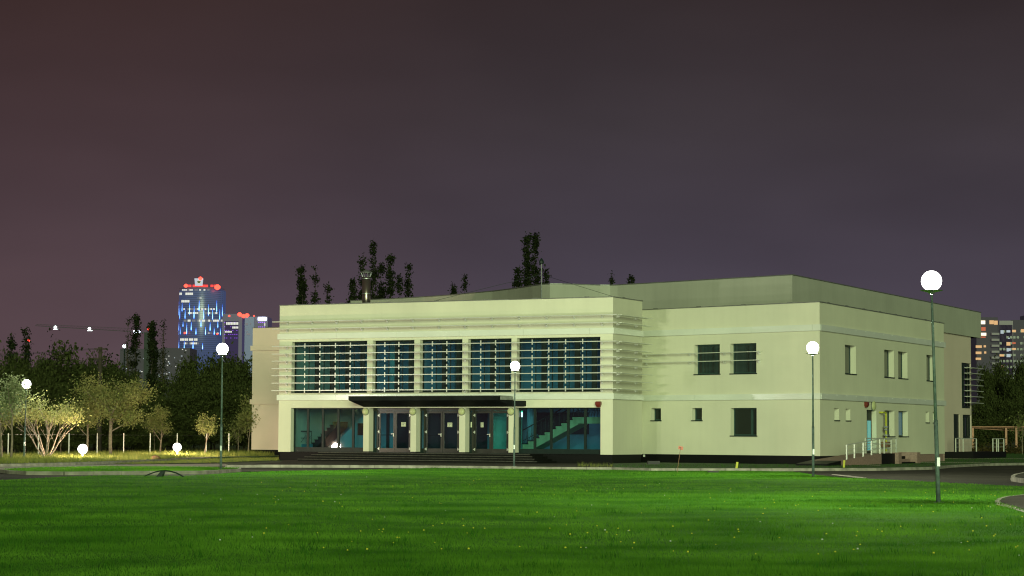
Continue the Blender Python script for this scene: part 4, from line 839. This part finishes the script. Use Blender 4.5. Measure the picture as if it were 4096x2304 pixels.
# dark belt behind the fence: four variants, copied
variants = []
belt = []
def far(px, topy, Y, wpx): p = atY(px, topy, Y); return (p[0], Y), p[2], wpx*Y/FPX
BL = 'dark leafy tree in the unlit belt behind the wire fence'; BG = 'dark trees of the belt behind the fence'
protos = [tree('belt_tree', (0, 0, 0), 10, 8, BL, M['leafd'], M['darkbark'], 40+i, 9500, .22, start=.12, nl=(11, 6, 4), clump=.6, group=BG, r0=.14, spread=.95) for i in range(3)]
spots = [(-30, 1425, 168, 190), (60, 1440, 175, 200), (150, 1465, 172, 190), (-10, 1560, 158, 170), (110, 1590, 160, 180), (240, 1500, 176, 190), (230, 1600, 162, 190), (345, 1470, 180, 210), (400, 1420, 186, 200),
         (330, 1620, 166, 180), (440, 1530, 172, 190), (470, 1440, 184, 190), (530, 1540, 176, 190), (560, 1600, 170, 200), (640, 1560, 180, 190), (610, 1640, 172, 180), (700, 1650, 178, 170), (730, 1480, 184, 190),
         (780, 1410, 188, 200), (850, 1400, 190, 210), (910, 1395, 188, 200), (980, 1420, 190, 190), (760, 1560, 182, 190), (860, 1520, 184, 200), (950, 1560, 182, 190), (1000, 1500, 186, 160), (900, 1650, 178, 190), (820, 1660, 180, 170), (700, 1700, 174, 160), (500, 1680, 168, 170), (400, 1690, 166, 170), (160, 1700, 158, 170), (60, 1710, 156, 160), (300, 1720, 162, 170), (600, 1720, 170, 160), (980, 1690, 180, 150)]
spots += [(x_, y_, Y_, w_) for x_, y_, Y_, w_ in ((-120, 1420, 180, 190), (-210, 1450, 176, 190), (-110, 1600, 164, 180), (-220, 1580, 166, 180), (-130, 1710, 157, 160), (10, 1392, 182, 150), (75, 1405, 184, 150), (135, 1412, 183, 150), (190, 1400, 186, 160), (255, 1430, 185, 150), (330, 1400, 184, 150), (385, 1425, 186, 150), (435, 1470, 182, 150), (500, 1500, 184, 150), (580, 1540, 186, 150), (650, 1530, 186, 150), (20, 1500, 170, 170), (110, 1510, 171, 170), (200, 1515, 172, 170), (290, 1530, 173, 170), (380, 1520, 174, 170), (460, 1560, 174, 170))]
used = set()
for i, (px, ty, Y, wpx) in enumerate(spots):
    (x, y), h, w = far(px, ty, Y, wpx); vi = i % 3
    o = protos[vi] if vi not in used else copy_tree(protos[vi]); used.add(vi)
    o.location = (x, y, 0); o.scale = (w/8, w/8, h/10); o.rotation_euler = (0, 0, random.uniform(0, 6.28))
# leafy tree standing higher against the sky
(x, y), h, w = far(300, 1361, 172, 170); tree('tall_leafy_tree', (x, y, 0), h, w, 'open crowned leafy tree against the sky left of the utility pole', M['leafd'], M['darkbark'], 51, 3600, .17, start=.3, clump=.4, r0=.14)
(x, y), h, w = far(205, 1299, 186, 75); tree('bare_tree', (x, y, 0), h, w, 'thin nearly bare tree top under the left crane light', M['leafp'], M['darkbark'], 52, 500, .14, start=.45, clump=.25, r0=.1, spread=.45)
(x, y), h, w = far(450, 1356, 190, 85); tree('bare_tree', (x, y, 0), h, w, 'bare branched tree just left of the star shaped distant lamp', M['leafp'], M['darkbark'], 53, 350, .14, start=.3, clump=.3, r0=.1, spread=.5)
# poplars
def poplar(px, top, wpx, Y, label, seed, dens=1.0, ls=.115, bare=False):
    (x, y), h, w = far(px, top, Y, wpx); rng = np.random.RandomState(seed); t = thing('poplar', (x, y, 0), label, 'tree', group='poplars')
    mb = MB(); tips = []; nst = 3 if w > 2 else 2
    for s in range(nst):
        off = rng.uniform(-.28, .28, 2)*w; hh = h*(1 if s == 0 else rng.uniform(.75, .93)); n = 12; pts = []
        if s == 0: off = off*0
        for i in range(n+1): q = i/n; pts.append(Vector((off[0]*min(1, q*2)+rng.normal(0, .03*w), off[1]*min(1, q*2), hh*q)))
        mb.tube(pts, [max(.02, .13*(1-.93*i/n)) for i in range(n+1)], 6)
        for k in range(int(hh*4.2)):
            q = rng.uniform(.22, 1); i = min(n-1, int(q*n)); p = pts[i].lerp(pts[i+1], q*n-i); a = rng.uniform(0, 6.28); r_ = w*.5*(.12+.88*min(1, (1-q)*2.6)**.8)*rng.uniform(.25, 1)**.8*(.82+.3*math.sin(q*9+s*2+seed))
            e_ = p+Vector((math.cos(a)*r_, math.sin(a)*r_, r_*rng.uniform(1.2, 2.4))); mid = p.lerp(e_, .5)+Vector((math.cos(a)*r_*.15, math.sin(a)*r_*.15, 0)); 
            if e_.z > hh*1.03: continue
            mb.tube([p, mid, e_], [.035, .022, .01], 4, cap=False); tips += [mid, e_, p.lerp(e_, .8)]
    mb.build('trunk', M['darkbark'], t)
    T = np.array([tuple(p) for p in tips]); nlf = int(len(T)*11*dens)
    if not bare:
        # drop some tips so that gaps stay open
        keep_ = rng.uniform(size=len(T)) < .55; T = T[keep_]
        idx = rng.randint(0, len(T), nlf); c = T[idx]+rng.normal(0, .17, (nlf, 3)); arrmesh('crown', quads(c, ls*rng.uniform(.5, 1.4, nlf), rng, .6), 4, M['leafp'], t)
    else:
        idx = rng.randint(0, len(T), nlf//3); c = T[idx]+rng.normal(0, .15, (nlf//3, 3)); arrmesh('crown', quads(c, ls*.7*rng.uniform(.5, 1.4, nlf//3), rng, .6), 4, M['leafp'], t)
poplar(1206, 1075, 72, 205, 'dense poplar top nearest the left end of the front parapet', 61, 1.5)
poplar(1262, 1079, 40, 205, 'sparse poplar right beside the dense one at the left of the roof', 62, .5)
poplar(1310, 1144, 32, 205, 'short poplar tip third from the left above the parapet', 63, .7)
poplar(1412, 1127, 50, 205, 'low bushy poplar top just left of the metal flue', 64, 1.3)
poplar(1450, 1020, 62, 210, 'wide ragged poplar directly behind the metal flue', 65, 1.0)
poplar(1490, 975, 50, 212, 'tallest ragged poplar right of the metal flue', 66, .7)
poplar(1525, 1060, 40, 212, 'slim poplar filling the gap between the two tallest near the flue', 67, .8)
poplar(1562, 1030, 46, 208, 'dense poplar two places right of the flue', 68, 1.3)
poplar(1600, 1110, 34, 208, 'thin poplar with two tips right of the dense one', 69, .6)
poplar(1636, 1057, 36, 208, 'lone slim poplar last of the row right of the flue', 70, .8)
poplar(1817, 1141, 34, 215, 'small poplar tip, left one of the pair above the middle of the roof', 71, .7)
poplar(1858, 1113, 40, 215, 'small poplar tip, right one of the pair above the middle of the roof', 72, .7)
poplar(2070, 1080, 60, 195, 'bushy poplar shoulder left of the two tallest tips by the roof mast', 73, 1.2)
poplar(2108, 952, 42, 200, 'tall dense poplar left of the roof mast', 74, 1.3)
poplar(2141, 942, 30, 200, 'tallest slim poplar tip right above the roof mast', 75, .7)
poplar(2182, 1075, 40, 198, 'ragged low poplar just right of the roof mast', 76, .7)
poplar(2447, 1096, 26, 240, 'tiny poplar tip above the bend of the high roof', 77, .8)
poplar(2524, 1110, 28, 240, 'tiny poplar tip, the rightmost one above the high roof', 78, .8)
poplar(514, 1276, 62, 196, 'nearly bare poplar behind the star shaped distant lamp', 81, .6, bare=True)
poplar(545, 1268, 34, 200, 'slim bare poplar left of the blue white crane light', 82, .8)
poplar(610, 1295, 40, 198, 'dark dense poplar below the red crane light', 83, 1.6)
poplar(655, 1285, 44, 198, 'dark poplar nearest to the glass tower', 84, 1.0, bare=True)
poplar(48, 1327, 34, 190, 'small poplar tip near the left picture edge', 85, .8)
poplar(105, 1318, 50, 190, 'forked poplar top above the far left lamp', 86, .6)
# right hand tree group behind the rear wing
RL = 'dim leafy tree behind the pink pipes at the right edge'; RG = 'dim trees behind the pipe run'
for i, (px, ty, Y, wpx) in enumerate([(3925, 1452, 250, 120), (3985, 1420, 255, 150), (4060, 1470, 250, 140), (4110, 1420, 260, 150), (4190, 1450, 255, 150), (4250, 1520, 250, 150), (4200, 1600, 240, 150), (3950, 1560, 240, 130), (4040, 1580, 240, 150), (4100, 1560, 242, 140), (3900, 1640, 235, 120), (4000, 1660, 236, 150), (4090, 1680, 236, 130)]):
    (x, y), h, w = far(px, ty, Y, wpx); o = copy_tree(protos[i % 3]); o['label'] = RL; o['group'] = RG; o.location = (x, y, 0); o.scale = (w/8, w/8, h/10); o.rotation_euler = (0, 0, random.uniform(0, 6.28))
(x, y), h, w = far(4088, 1630, 200, 90); tree('bare_tree', (x, y, 0), h, w, 'thin bare lit tree crossing the pink pipes at the right edge', M['leafy'], M['bark'], 95, 250, .12, start=.4, r0=.06, spread=.5)
# ================================================================== FENCE, UTILITY POLE, PIPES
fa, fb = gl(32, 1828), gl(915, 1817)
t = thing('wire_fence', (0, 0, K), 'thin wire mesh fence on pale posts in front of the dark tree belt', 'fence')
for px in (-60, 32, 153, 275, 388, 494, 600, 708, 825, 915):
    k_ = (px-32)/(915-32); yb = 1828-11*k_; g = gl(px, yb); d = ray(px, 1733); h = CH+d[2]*g[1]/d[1]-K
    m_ = MB(); m_.box(ID, g[0]-.025, g[0]+.025, g[1]-.025, g[1]+.025, 0, h)
    m_.build('fence_post', M['band'], t)
g0, g1 = gl(-60, 1829), gl(1000, 1816); m_ = MB()
for z in (.1, 1.3): m_.tube([(g0[0], g0[1]+.05, z), (g1[0], g1[1]+.05, z)], .0025, 4)
m_.build('fence_wire', M['steel'], t)
(x, y), h, w = far(402, 1388, 165, 10); t = thing('utility_pole', (x, y, 0), 'dark wooden utility pole with crossarms rising from the left tree belt', 'utility pole')
m_ = MB(); m_.tube([(0, 0, 0), (0, 0, h)], [.2, .14], 8); m_.build('pole', M['darkbark'], t)
for z, ww in ((h-.15, .45), (h-.85, .5), (h-.4, .2)): m_ = MB(); m_.box(ID, -ww, ww, -.06, .06, z-.05, z+.05); m_.build('crossarm', M['darkbark'], t)
m_ = MB()
for sx in (-.42, .42): m_.tube([(sx, 0, h-.1), (sx-12, 3, h-.9), (sx-26, 8, h-.2)], .012, 4)
m_.build('power_line', M['frame'], t)
# pipes
t = thing('pipe_run', (atY(3990, 1710, 222)[0], 222, 0), 'elevated run of pink lagged pipes on posts at the right edge', 'pipework'); tx = t.location.x
def PL_(px, py): p = atY(px, py, 222); return (p[0]-tx, 0, p[2])
for off, pts in ((0, ((3885, 1707), (4035, 1707), (4200, 1708))), (.35, ((3885, 1711), (4200, 1712))), (.7, ((3885, 1713), (3960, 1717), (4030, 1721), (4110, 1720), (4200, 1718)))):
    m_ = MB(); m_.tube([(a, off, c) for a, b, c in (PL_(*p) for p in pts)], .045 if off < .5 else .03, 8); m_.build('pipe', M['pipe'], t)
for px in (3891, 4024, 4065, 4140):
    p = PL_(px, 1711); m_ = MB(); m_.box(ID, p[0]-.1, p[0]+.1, -.05, .12, 0, p[2]); m_.build('support_post', M['pipe'], t)
# low shrubs in front of the pipes
rng = np.random.RandomState(9); c = np.stack([rng.uniform(36, 60, 5000), rng.uniform(205, 214, 5000), rng.gamma(2., .22, 5000)], 1); o = struct(arrmesh('low_shrubs', quads(c, .14*rng.uniform(.5, 1.3, 5000), rng), 4, leafmat('shrub_leaf', (.12, .09, .03), (.05, .05, .02))), 'stuff')
# ================================================================== FAR CITY
def facade_box(t, px0, px1, ytop, Y, m_, name='wall', depth=30, ybot=None):
    a, b = atY(px0, ytop, Y), atY(px1, ytop, Y); mb = MB(); z = (a[2]+b[2])/2
    mb.box(ID, a[0]-t.location.x, b[0]-t.location.x, 0, depth, 0, z); return mb.build(name, m_, t)
def litwin(t, rects, Y, mt, name='lit_window', fwd=.4):
    for (x0, y0, x1, y1) in rects:
        a, b = atY(x0, y1, Y-fwd), atY(x1, y0, Y-fwd); mb = MB(); mb.box(ID, a[0]-t.location.x, b[0]-t.location.x, -fwd, -.05, a[2], b[2]); mb.build(name, mt, t)
# apartment block at the right edge
YA = 1000; p = atY(3990, 1700, YA); t = thing('apartment_block', (p[0], YA, 0), 'dark tower block with scattered lit windows behind the trees at the right edge', 'building')
facade_box(t, 3905, 3991, 1269, YA, M['aptdark'], depth=25); facade_box(t, 3991.3, 4048, 1284, YA+3, M['aptpale'], depth=22); facade_box(t, 4048.3, 4200, 1281, YA+2, M['aptdark'], depth=22); facade_box(t, 4088, 4130, 1264, YA+6, M['aptdark'], depth=10)
facade_box(t, 3991.3, 4048, 1300, YA+1.0, M['aptdark'], 'wall', 1.5)
def C3(l): return [(3600+a/3.623, 1100+b/3.623, 3600+c/3.623, 1100+d/3.623) for a, b, c, d in l]
litwin(t, C3([(1168, 660, 1235, 712), (1168, 838, 1250, 878)]), YA, M['brightwin'])
litwin(t, C3([(1298, 657, 1360, 712), (1366, 662, 1416, 720), (1215, 1018, 1246, 1048), (1222, 1108, 1250, 1138), (1545, 972, 1600, 1022), (1475, 1312, 1503, 1370), (1100, 1020, 1185, 1055), (1100, 1110, 1180, 1145), (1100, 1198, 1175, 1230), (1755, 785, 1797, 830), (1628, 795, 1680, 828), (1630, 1058, 1680, 1085), (1445, 1150, 1508, 1180)]), YA, M['warmwin'])
litwin(t, C3([(1460, 800, 1502, 850), (1545, 800, 1598, 832), (1548, 1060, 1576, 1108), (1546, 1145, 1602, 1190), (1578, 1062, 1604, 1100), (1568, 910, 1590, 925)]), YA, M['coolwin'])
litwin(t, C3([(1180, 755, 1240, 808), (1630, 975, 1676, 998), (1110, 892, 1240, 908)]), YA, M['redwin'])
dk = []
for r_ in range(9):
    for c_ in range(9): 
        x, y = 1440+c_*50, 800+r_*86
        if random.random() < .75: dk.append((x, y, x+34, y+34))
litwin(t, C3(dk[:60]), YA+.15, M['aptpane'], 'window', .3)
for r_ in range(7):      # rounded balconies between the two parts
    a = C3([(1330, 838+r_*86, 1440, 868+r_*86)])[0]; q0, q1 = atY(a[0], a[3], YA-2), atY(a[2], a[1], YA-2); mb = MB(); mb.box(ID, q0[0]-t.location.x, q1[0]-t.location.x, -2, -.5, q0[2], q1[2]); mb.build('balcony', M['aptpale'], t)
# glass tower with blue drop lights
YT = 1800; tw = atY(807, 1400, YT); RT = 93.0*YT/FPX; ZT = atY(807, 1156, YT-RT)[2]
t = thing('glass_tower', (tw[0], YT, 0), 'round glass office tower with blue drop shaped lights and red beacons', 'building')
mb = MB(); mb.lathe((0, 0, 0), [(RT, 0), (RT, ZT-1.2), (RT*.97, ZT)], 64); mb.build('wall', M['tower'], t, smooth=True)
mb = MB(); mb.lathe((0, 0, ZT), [(RT*.9, 0), (RT*.9, 1.5), (RT*.2, 2)], 48); mb.build('roof', M['officeb'], t)
def C6(x, y): return (600+x/3.22, 1050+y/3.22)
def onT(px, py, rr=1.004):
    xx = (px-807)/93.0; xx = max(-.985, min(.985, xx)); a = math.asin(xx); y = -math.cos(a)*RT*rr; Yw = YT+y
    return (math.sin(a)*RT*rr, y, atY(px, py, Yw)[2]), a
def curved(x0, x1, y0, y1, mt, name, rr=1.005, n=6):
    mb = MB(); P = []
    for i in range(n+1):
        x = x0+(x1-x0)*i/n; (a, b, z1), _ = onT(*C6(x, y0), rr); (_, _, z0), _ = onT(*C6(x, y1), rr); P.append((a, b, z0, z1))
    zb = sum(q[2] for q in P)/len(P); ztp = sum(q[3] for q in P)/len(P)
    for p, q in zip(P, P[1:]): mb.poly([(p[0], p[1], zb), (q[0], q[1], zb), (q[0], q[1], ztp), (p[0], p[1], ztp)])
    return mb.build(name, mt, t)
rows = [(345, 362, [(430, 505), (512, 585), (605, 650), (665, 690), (720, 745), (765, 795)], 'officedim'), (388, 418, [(384, 430), (482, 588)], 'officewin'), (452, 462, [(640, 700)], 'officedim'), (484, 514, [(422, 542)], 'officewin'),
        (590, 610, [(455, 480), (510, 600), (612, 720), (736, 830), (838, 862)], 'officedim'), (640, 662, [(522, 575), (585, 660), (740, 830), (838, 890)], 'officedim'), (736, 762, [(462, 505), (518, 560), (580, 625), (640, 690), (705, 748), (760, 830), (838, 955)], 'officedim'),
        (904, 914, [(780, 830), (860, 910)], 'officedim'), (978, 1008, [(412, 480), (484, 530), (540, 600), (610, 655)], 'officedim'), (1030, 1054, [(460, 530), (540, 672)], 'officedim')]
for y0, y1, seg, mt in rows:
    for a, b in seg:
        # break the lit strip into panes
        n = max(1, int((b-a)/22))
        for k in range(n):
            q0 = a+(b-a)*k/n; q1 = a+(b-a)*(k+1)/n-3; curved(q0, q1, y0, y1, M['officewin'] if (mt == 'officewin' or random.random() < .55) else M['officedim'], 'lit_window', n=2)
for k in range(34): y = 330+k*25; curved(372, 966, y, y+3, mat('tower_floor_edge', (.03, .035, .06)) if k == 0 else bpy.data.materials['tower_floor_edge'], 'floor_line', 1.002, n=24)
drops = [(380, 500, 690), (400, 560, 735), (437, 520, 635), (483, 600, 730), (543, 520, 680), (604, 560, 730), (668, 490, 630), (726, 600, 735), (783, 540, 690), (832, 600, 740), (878, 490, 645), (912, 600, 745), (938, 540, 700), (957, 650, 755),
         (386, 770, 885), (455, 760, 830), (569, 765, 880), (694, 740, 830), (805, 770, 885), (893, 750, 845), (945, 800, 895), (373, 870, 935), (413, 830, 930), (509, 780, 930), (632, 840, 930), (751, 830, 935), (853, 840, 935), (921, 840, 940), (957, 870, 945),
         (392, 1000, 1130), (477, 1010, 1120), (597, 1010, 1115), (718, 1040, 1120)]
for (x, y0, y1) in drops:
    (a, b, z1), an = onT(*C6(x, y0), 1.012); (_, _, z0), _ = onT(*C6(x, y1), 1.012); ex, ey = math.cos(an), math.sin(an); h = z1-z0; wd = 12/3.22*YT/FPX*1.05
    mb = MB(); prof = [(0, .06), (.10, .42), (.24, .5), (.45, .34), (.7, .16), (1, .08)]
    L = [(a-ex*wd*w_, b-ey*wd*w_, z0+h*q) for q, w_ in prof]; Rr = [(a+ex*wd*w_, b+ey*wd*w_, z0+h*q) for q, w_ in prof]
    mb.poly(L+Rr[::-1]); do = mb.build('drop_light', M['blueled'], t)
    mb = MB(); k = .45; L = [(a*1.004-ex*wd*w_*k, b*1.004-ey*wd*w_*k, z0+h*(.06+q*.75)) for q, w_ in prof]; Rr = [(a*1.004+ex*wd*w_*k, b*1.004+ey*wd*w_*k, z0+h*(.06+q*.75)) for q, w_ in prof]; mb.poly(L+Rr[::-1]); mb.build('core_light', M['cyanled'], do)
def TL(x, y, rr=.9): p = C6(x, y); return (atY(*p, YT-RT*rr)[0]-t.location.x, -RT*rr, atY(*p, YT-RT*rr)[2])
def disc(c, r, mt, par, name='beacon'):
    mb = MB(); mb.lathe(c, [(r*.3, -r*.9), (r, -r*.3), (r, r*.3), (r*.3, r*.9)], 10); return mb.build(name, mt, par)
for x, y, r_ in ((462, 300, 1.6), (868, 318, 2.4), (650, 207, 1.6), (450, 908, .9), (868, 920, .7)): disc(TL(x, y, 1.02 if y > 400 else .9), r_, M['redlight'], t)
M['redglow'] = emis('red_strip', (1, .06, .05), 1.6)
mb = MB()
for a, b in ((470, 530), (550, 600), (610, 650), (660, 745), (780, 812), (820, 850)): p, q = TL(a, 312), TL(b, 312); mb.box(ID, p[0], q[0], p[1], p[1]+.5, p[2]-.2, p[2]+1.6)
mb.build('red_strip_light', M['redglow'], t)
# rooftop shield panel with a small yellow emblem
p, q = TL(572, 300), TL(686, 226); mb = MB(); mx2 = (p[0]+q[0])/2
mb.hexa([(p[0], p[1]-.3, p[2]+6), (q[0], p[1]-.3, p[2]+6), (q[0], p[1], p[2]+6), (p[0], p[1], p[2]+6), (p[0], p[1]-.3, q[2]), (q[0], p[1]-.3, q[2]), (q[0], p[1], q[2]), (p[0], p[1], q[2])]); mb.hexa([(mx2-3, p[1]-.3, p[2]), (mx2+3, p[1]-.3, p[2]), (mx2+3, p[1], p[2]), (mx2-3, p[1], p[2]), (p[0], p[1]-.3, p[2]+6), (q[0], p[1]-.3, p[2]+6), (q[0], p[1], p[2]+6), (p[0], p[1], p[2]+6)])
rs = mb.build('roof_sign', emis('sign_panel', (.72, .80, .88), .75), t)
a, b = TL(612, 268), TL(652, 236); zc = (a[2]+b[2])/2; xc = (a[0]+b[0])/2; mb = MB(); mb.box(ID, a[0], b[0], a[1]-.6, a[1]-.35, a[2], b[2]); mb.build('emblem_ground', emis('emblem_yellow', (.85, .9, .25), .9), rs)
mb = MB(); sgy = a[1]-.9; w_ = (b[0]-a[0])/2
for s in (-1, 1):
    mb.hexa([(xc-s*w_*.75-.5, sgy, zc-w_*.7), (xc-s*w_*.75+.5, sgy, zc-w_*.7), (xc-s*w_*.75+.5, sgy+.2, zc-w_*.7), (xc-s*w_*.75-.5, sgy+.2, zc-w_*.7), (xc+s*w_*.6-.5, sgy-.02*s, zc+w_*.6), (xc+s*w_*.6+.5, sgy-.02*s, zc+w_*.6), (xc+s*w_*.6+.5, sgy+.2, zc+w_*.6), (xc+s*w_*.6-.5, sgy+.2, zc+w_*.6)])
    mb.box(ID, xc+s*w_*.7-.5, xc+s*w_*.7+.5, sgy, sgy+.15, zc+w_*.1, zc+w_*.6)
mb.build('emblem', M['black'], rs)
# office block beside the tower
YO = 1750; p = atY(960, 1400, YO); t = thing('office_block', (p[0], YO, 0), 'lower office block right of the glass tower with violet dots and white sign', 'building')
def facade6(x0, x1, yt, Y, m_, d): a, b = C6(x0, yt), C6(x1, yt); return facade_box(t, a[0], b[0], a[1], Y, m_, depth=d)
facade6(966, 1142, 755, YO, M['officeb'], 30); facade6(1000, 1250, 690, YO+32, M['officeb'], 30); facade6(1225, 1345, 700, YO+2, M['tower'], 28); facade6(1345.6, 1520, 698, YO+1, M['officeb'], 30)
def w6(l, mt, name='lit_window'): litwin(t, [(*C6(a, b), *C6(c, d)) for a, b, c, d in l], YO, mt, name, .6)
w6([(980+k*20, 768, 996+k*20, 802) for k in range(8)], M['officewin']); w6([(1060+k*20, 824, 1076+k*20, 850) for k in range(4)]+[(966+k*18, 882, 980+k*18, 902) for k in range(5)], M['officewin'])
w6([(1228, 778, 1262, 808), (1285, 776, 1302, 800), (1322, 834, 1336, 848), (1228, 840, 1238, 860), (1240, 885, 1260, 900), (1240, 912, 1290, 934)], M['officedim'])
w6([(960+k*26, y-3, 966+k*26, y+3) for y in (773, 828, 874, 925, 972) for k in range(7) if random.random() < .8]+[(1398+k*24, y-4, 1406+k*24, y+4) for y in (772, 830) for k in range(4)], M['violet'], 'violet_light')
w6([(1472, 780, 1484, 815)], M['officewin'])
w6([(1392, 705, 1496, 745)], M['bluewhite'], 'lit_sign')
for x, y, r_ in ((1155, 668, 1.7), (1205, 690, 1.7), (1250, 680, 1.7), (1020, 688, .8), (1340, 688, .7)):
    q = C6(x, y); a = atY(*q, YO); disc((a[0]-t.location.x, 0, a[2]), r_, M['redlight'], t)
w6([(960+random.uniform(0, 330), y, 0, 0) for y in ()], M['officedim'])
# distant low blocks glimpsed through the trees
for (x0, x1, ty, Y, lab, seed) in ((650, 760, 1392, 900, 'distant pale block glimpsed between the bare poplars and the tower', 1), (0, 480, 1545, 700, 'distant low block with lit windows glimpsed behind the left tree belt', 2), (480, 650, 1395, 950, 'distant dim block behind the bare poplars', 3)):
    p = atY((x0+x1)/2, ty, Y); t = thing('distant_block', (p[0], Y, 0), lab, 'building'); facade_box(t, x0, x1, ty, Y, M['aptdark'], depth=20); rr = random.Random(seed); L = []
    for k in range(34 if seed == 2 else 22): x = rr.uniform(x0, x1-8); y = rr.uniform(ty+4, ty+120); L.append((x, y, x+rr.uniform(2.5, 6), y+3))
    litwin(t, L[::2], Y, M['officewin']); litwin(t, L[1::2], Y, M['coolwin'])
# tower crane far left
YC = 620; p = atY(590, 1325, YC); t = thing('tower_crane', (p[0], YC, 0), 'distant tower crane with long lattice jib and two white lamps', 'crane')
def CL(px, py, dy=0): q = atY(px, py, YC); return (q[0]-t.location.x, dy, q[2])
mb = MB()
a, b = CL(141, 1303), CL(600, 1331); n = 34; a2, b2 = CL(145, 1297), CL(600, 1317)
mb.tube([a, b], .08, 4); mb.tube([a2, b2], .045, 4)
for k in range(n):
    f0, f1 = k/n, (k+1)/n; P_ = Vector(a).lerp(Vector(b), f0); Q_ = Vector(a2).lerp(Vector(b2), (f0+f1)/2); S_ = Vector(a).lerp(Vector(b), f1); mb.tube([P_, Q_, S_], .025, 3, cap=False)
mb.build('jib', M['frame'], t)
mb = MB(); m0 = CL(590, 1331); mb.box(ID, m0[0]-.8, m0[0]+.8, -.8, .8, 0, m0[2]); mb.build('mast', M['frame'], t)
for px, py in ((223, 1309), (359, 1315)): c_ = CL(px, py, -.5); disc(c_, .42, M['whitelight'], t, 'lamp'); mb = MB(); mb.box(ID, c_[0]-.6, c_[0]+.8, -.6, -.3, c_[2]-.62, c_[2]-.5); mb.build('lamp_tray', M['whitelight'], t)
c_ = CL(549, 1328, -.8); mb = MB(); mb.box(ID, c_[0]-.9, c_[0]+.9, -.8, -.4, c_[2]-.42, c_[2]+.42); mb.build('floodlight', M['bluewhite'], t)
disc(CL(597, 1317, -.8), .35, M['redlight'], t)
# a second distant floodlight and a red beacon on masts
for px, py, Y, mt, r_, lab in ((498, 1385, 420, 'whitelight', .38, 'distant blue white floodlight on a mast seen through the bare trees'), (115, 1362, 420, 'redlight', .22, 'distant red beacon on a mast above the left tree belt')):
    q = atY(px, py, Y); t = thing('light_mast', (q[0], Y, 0), lab, 'light mast'); mb = MB(); mb.tube([(0, 0, 0), (0, 0, q[2]-r_)], .12, 6); mb.build('mast', M['frame'], t); disc((0, 0, q[2]), r_, M[mt], t, 'lamp')
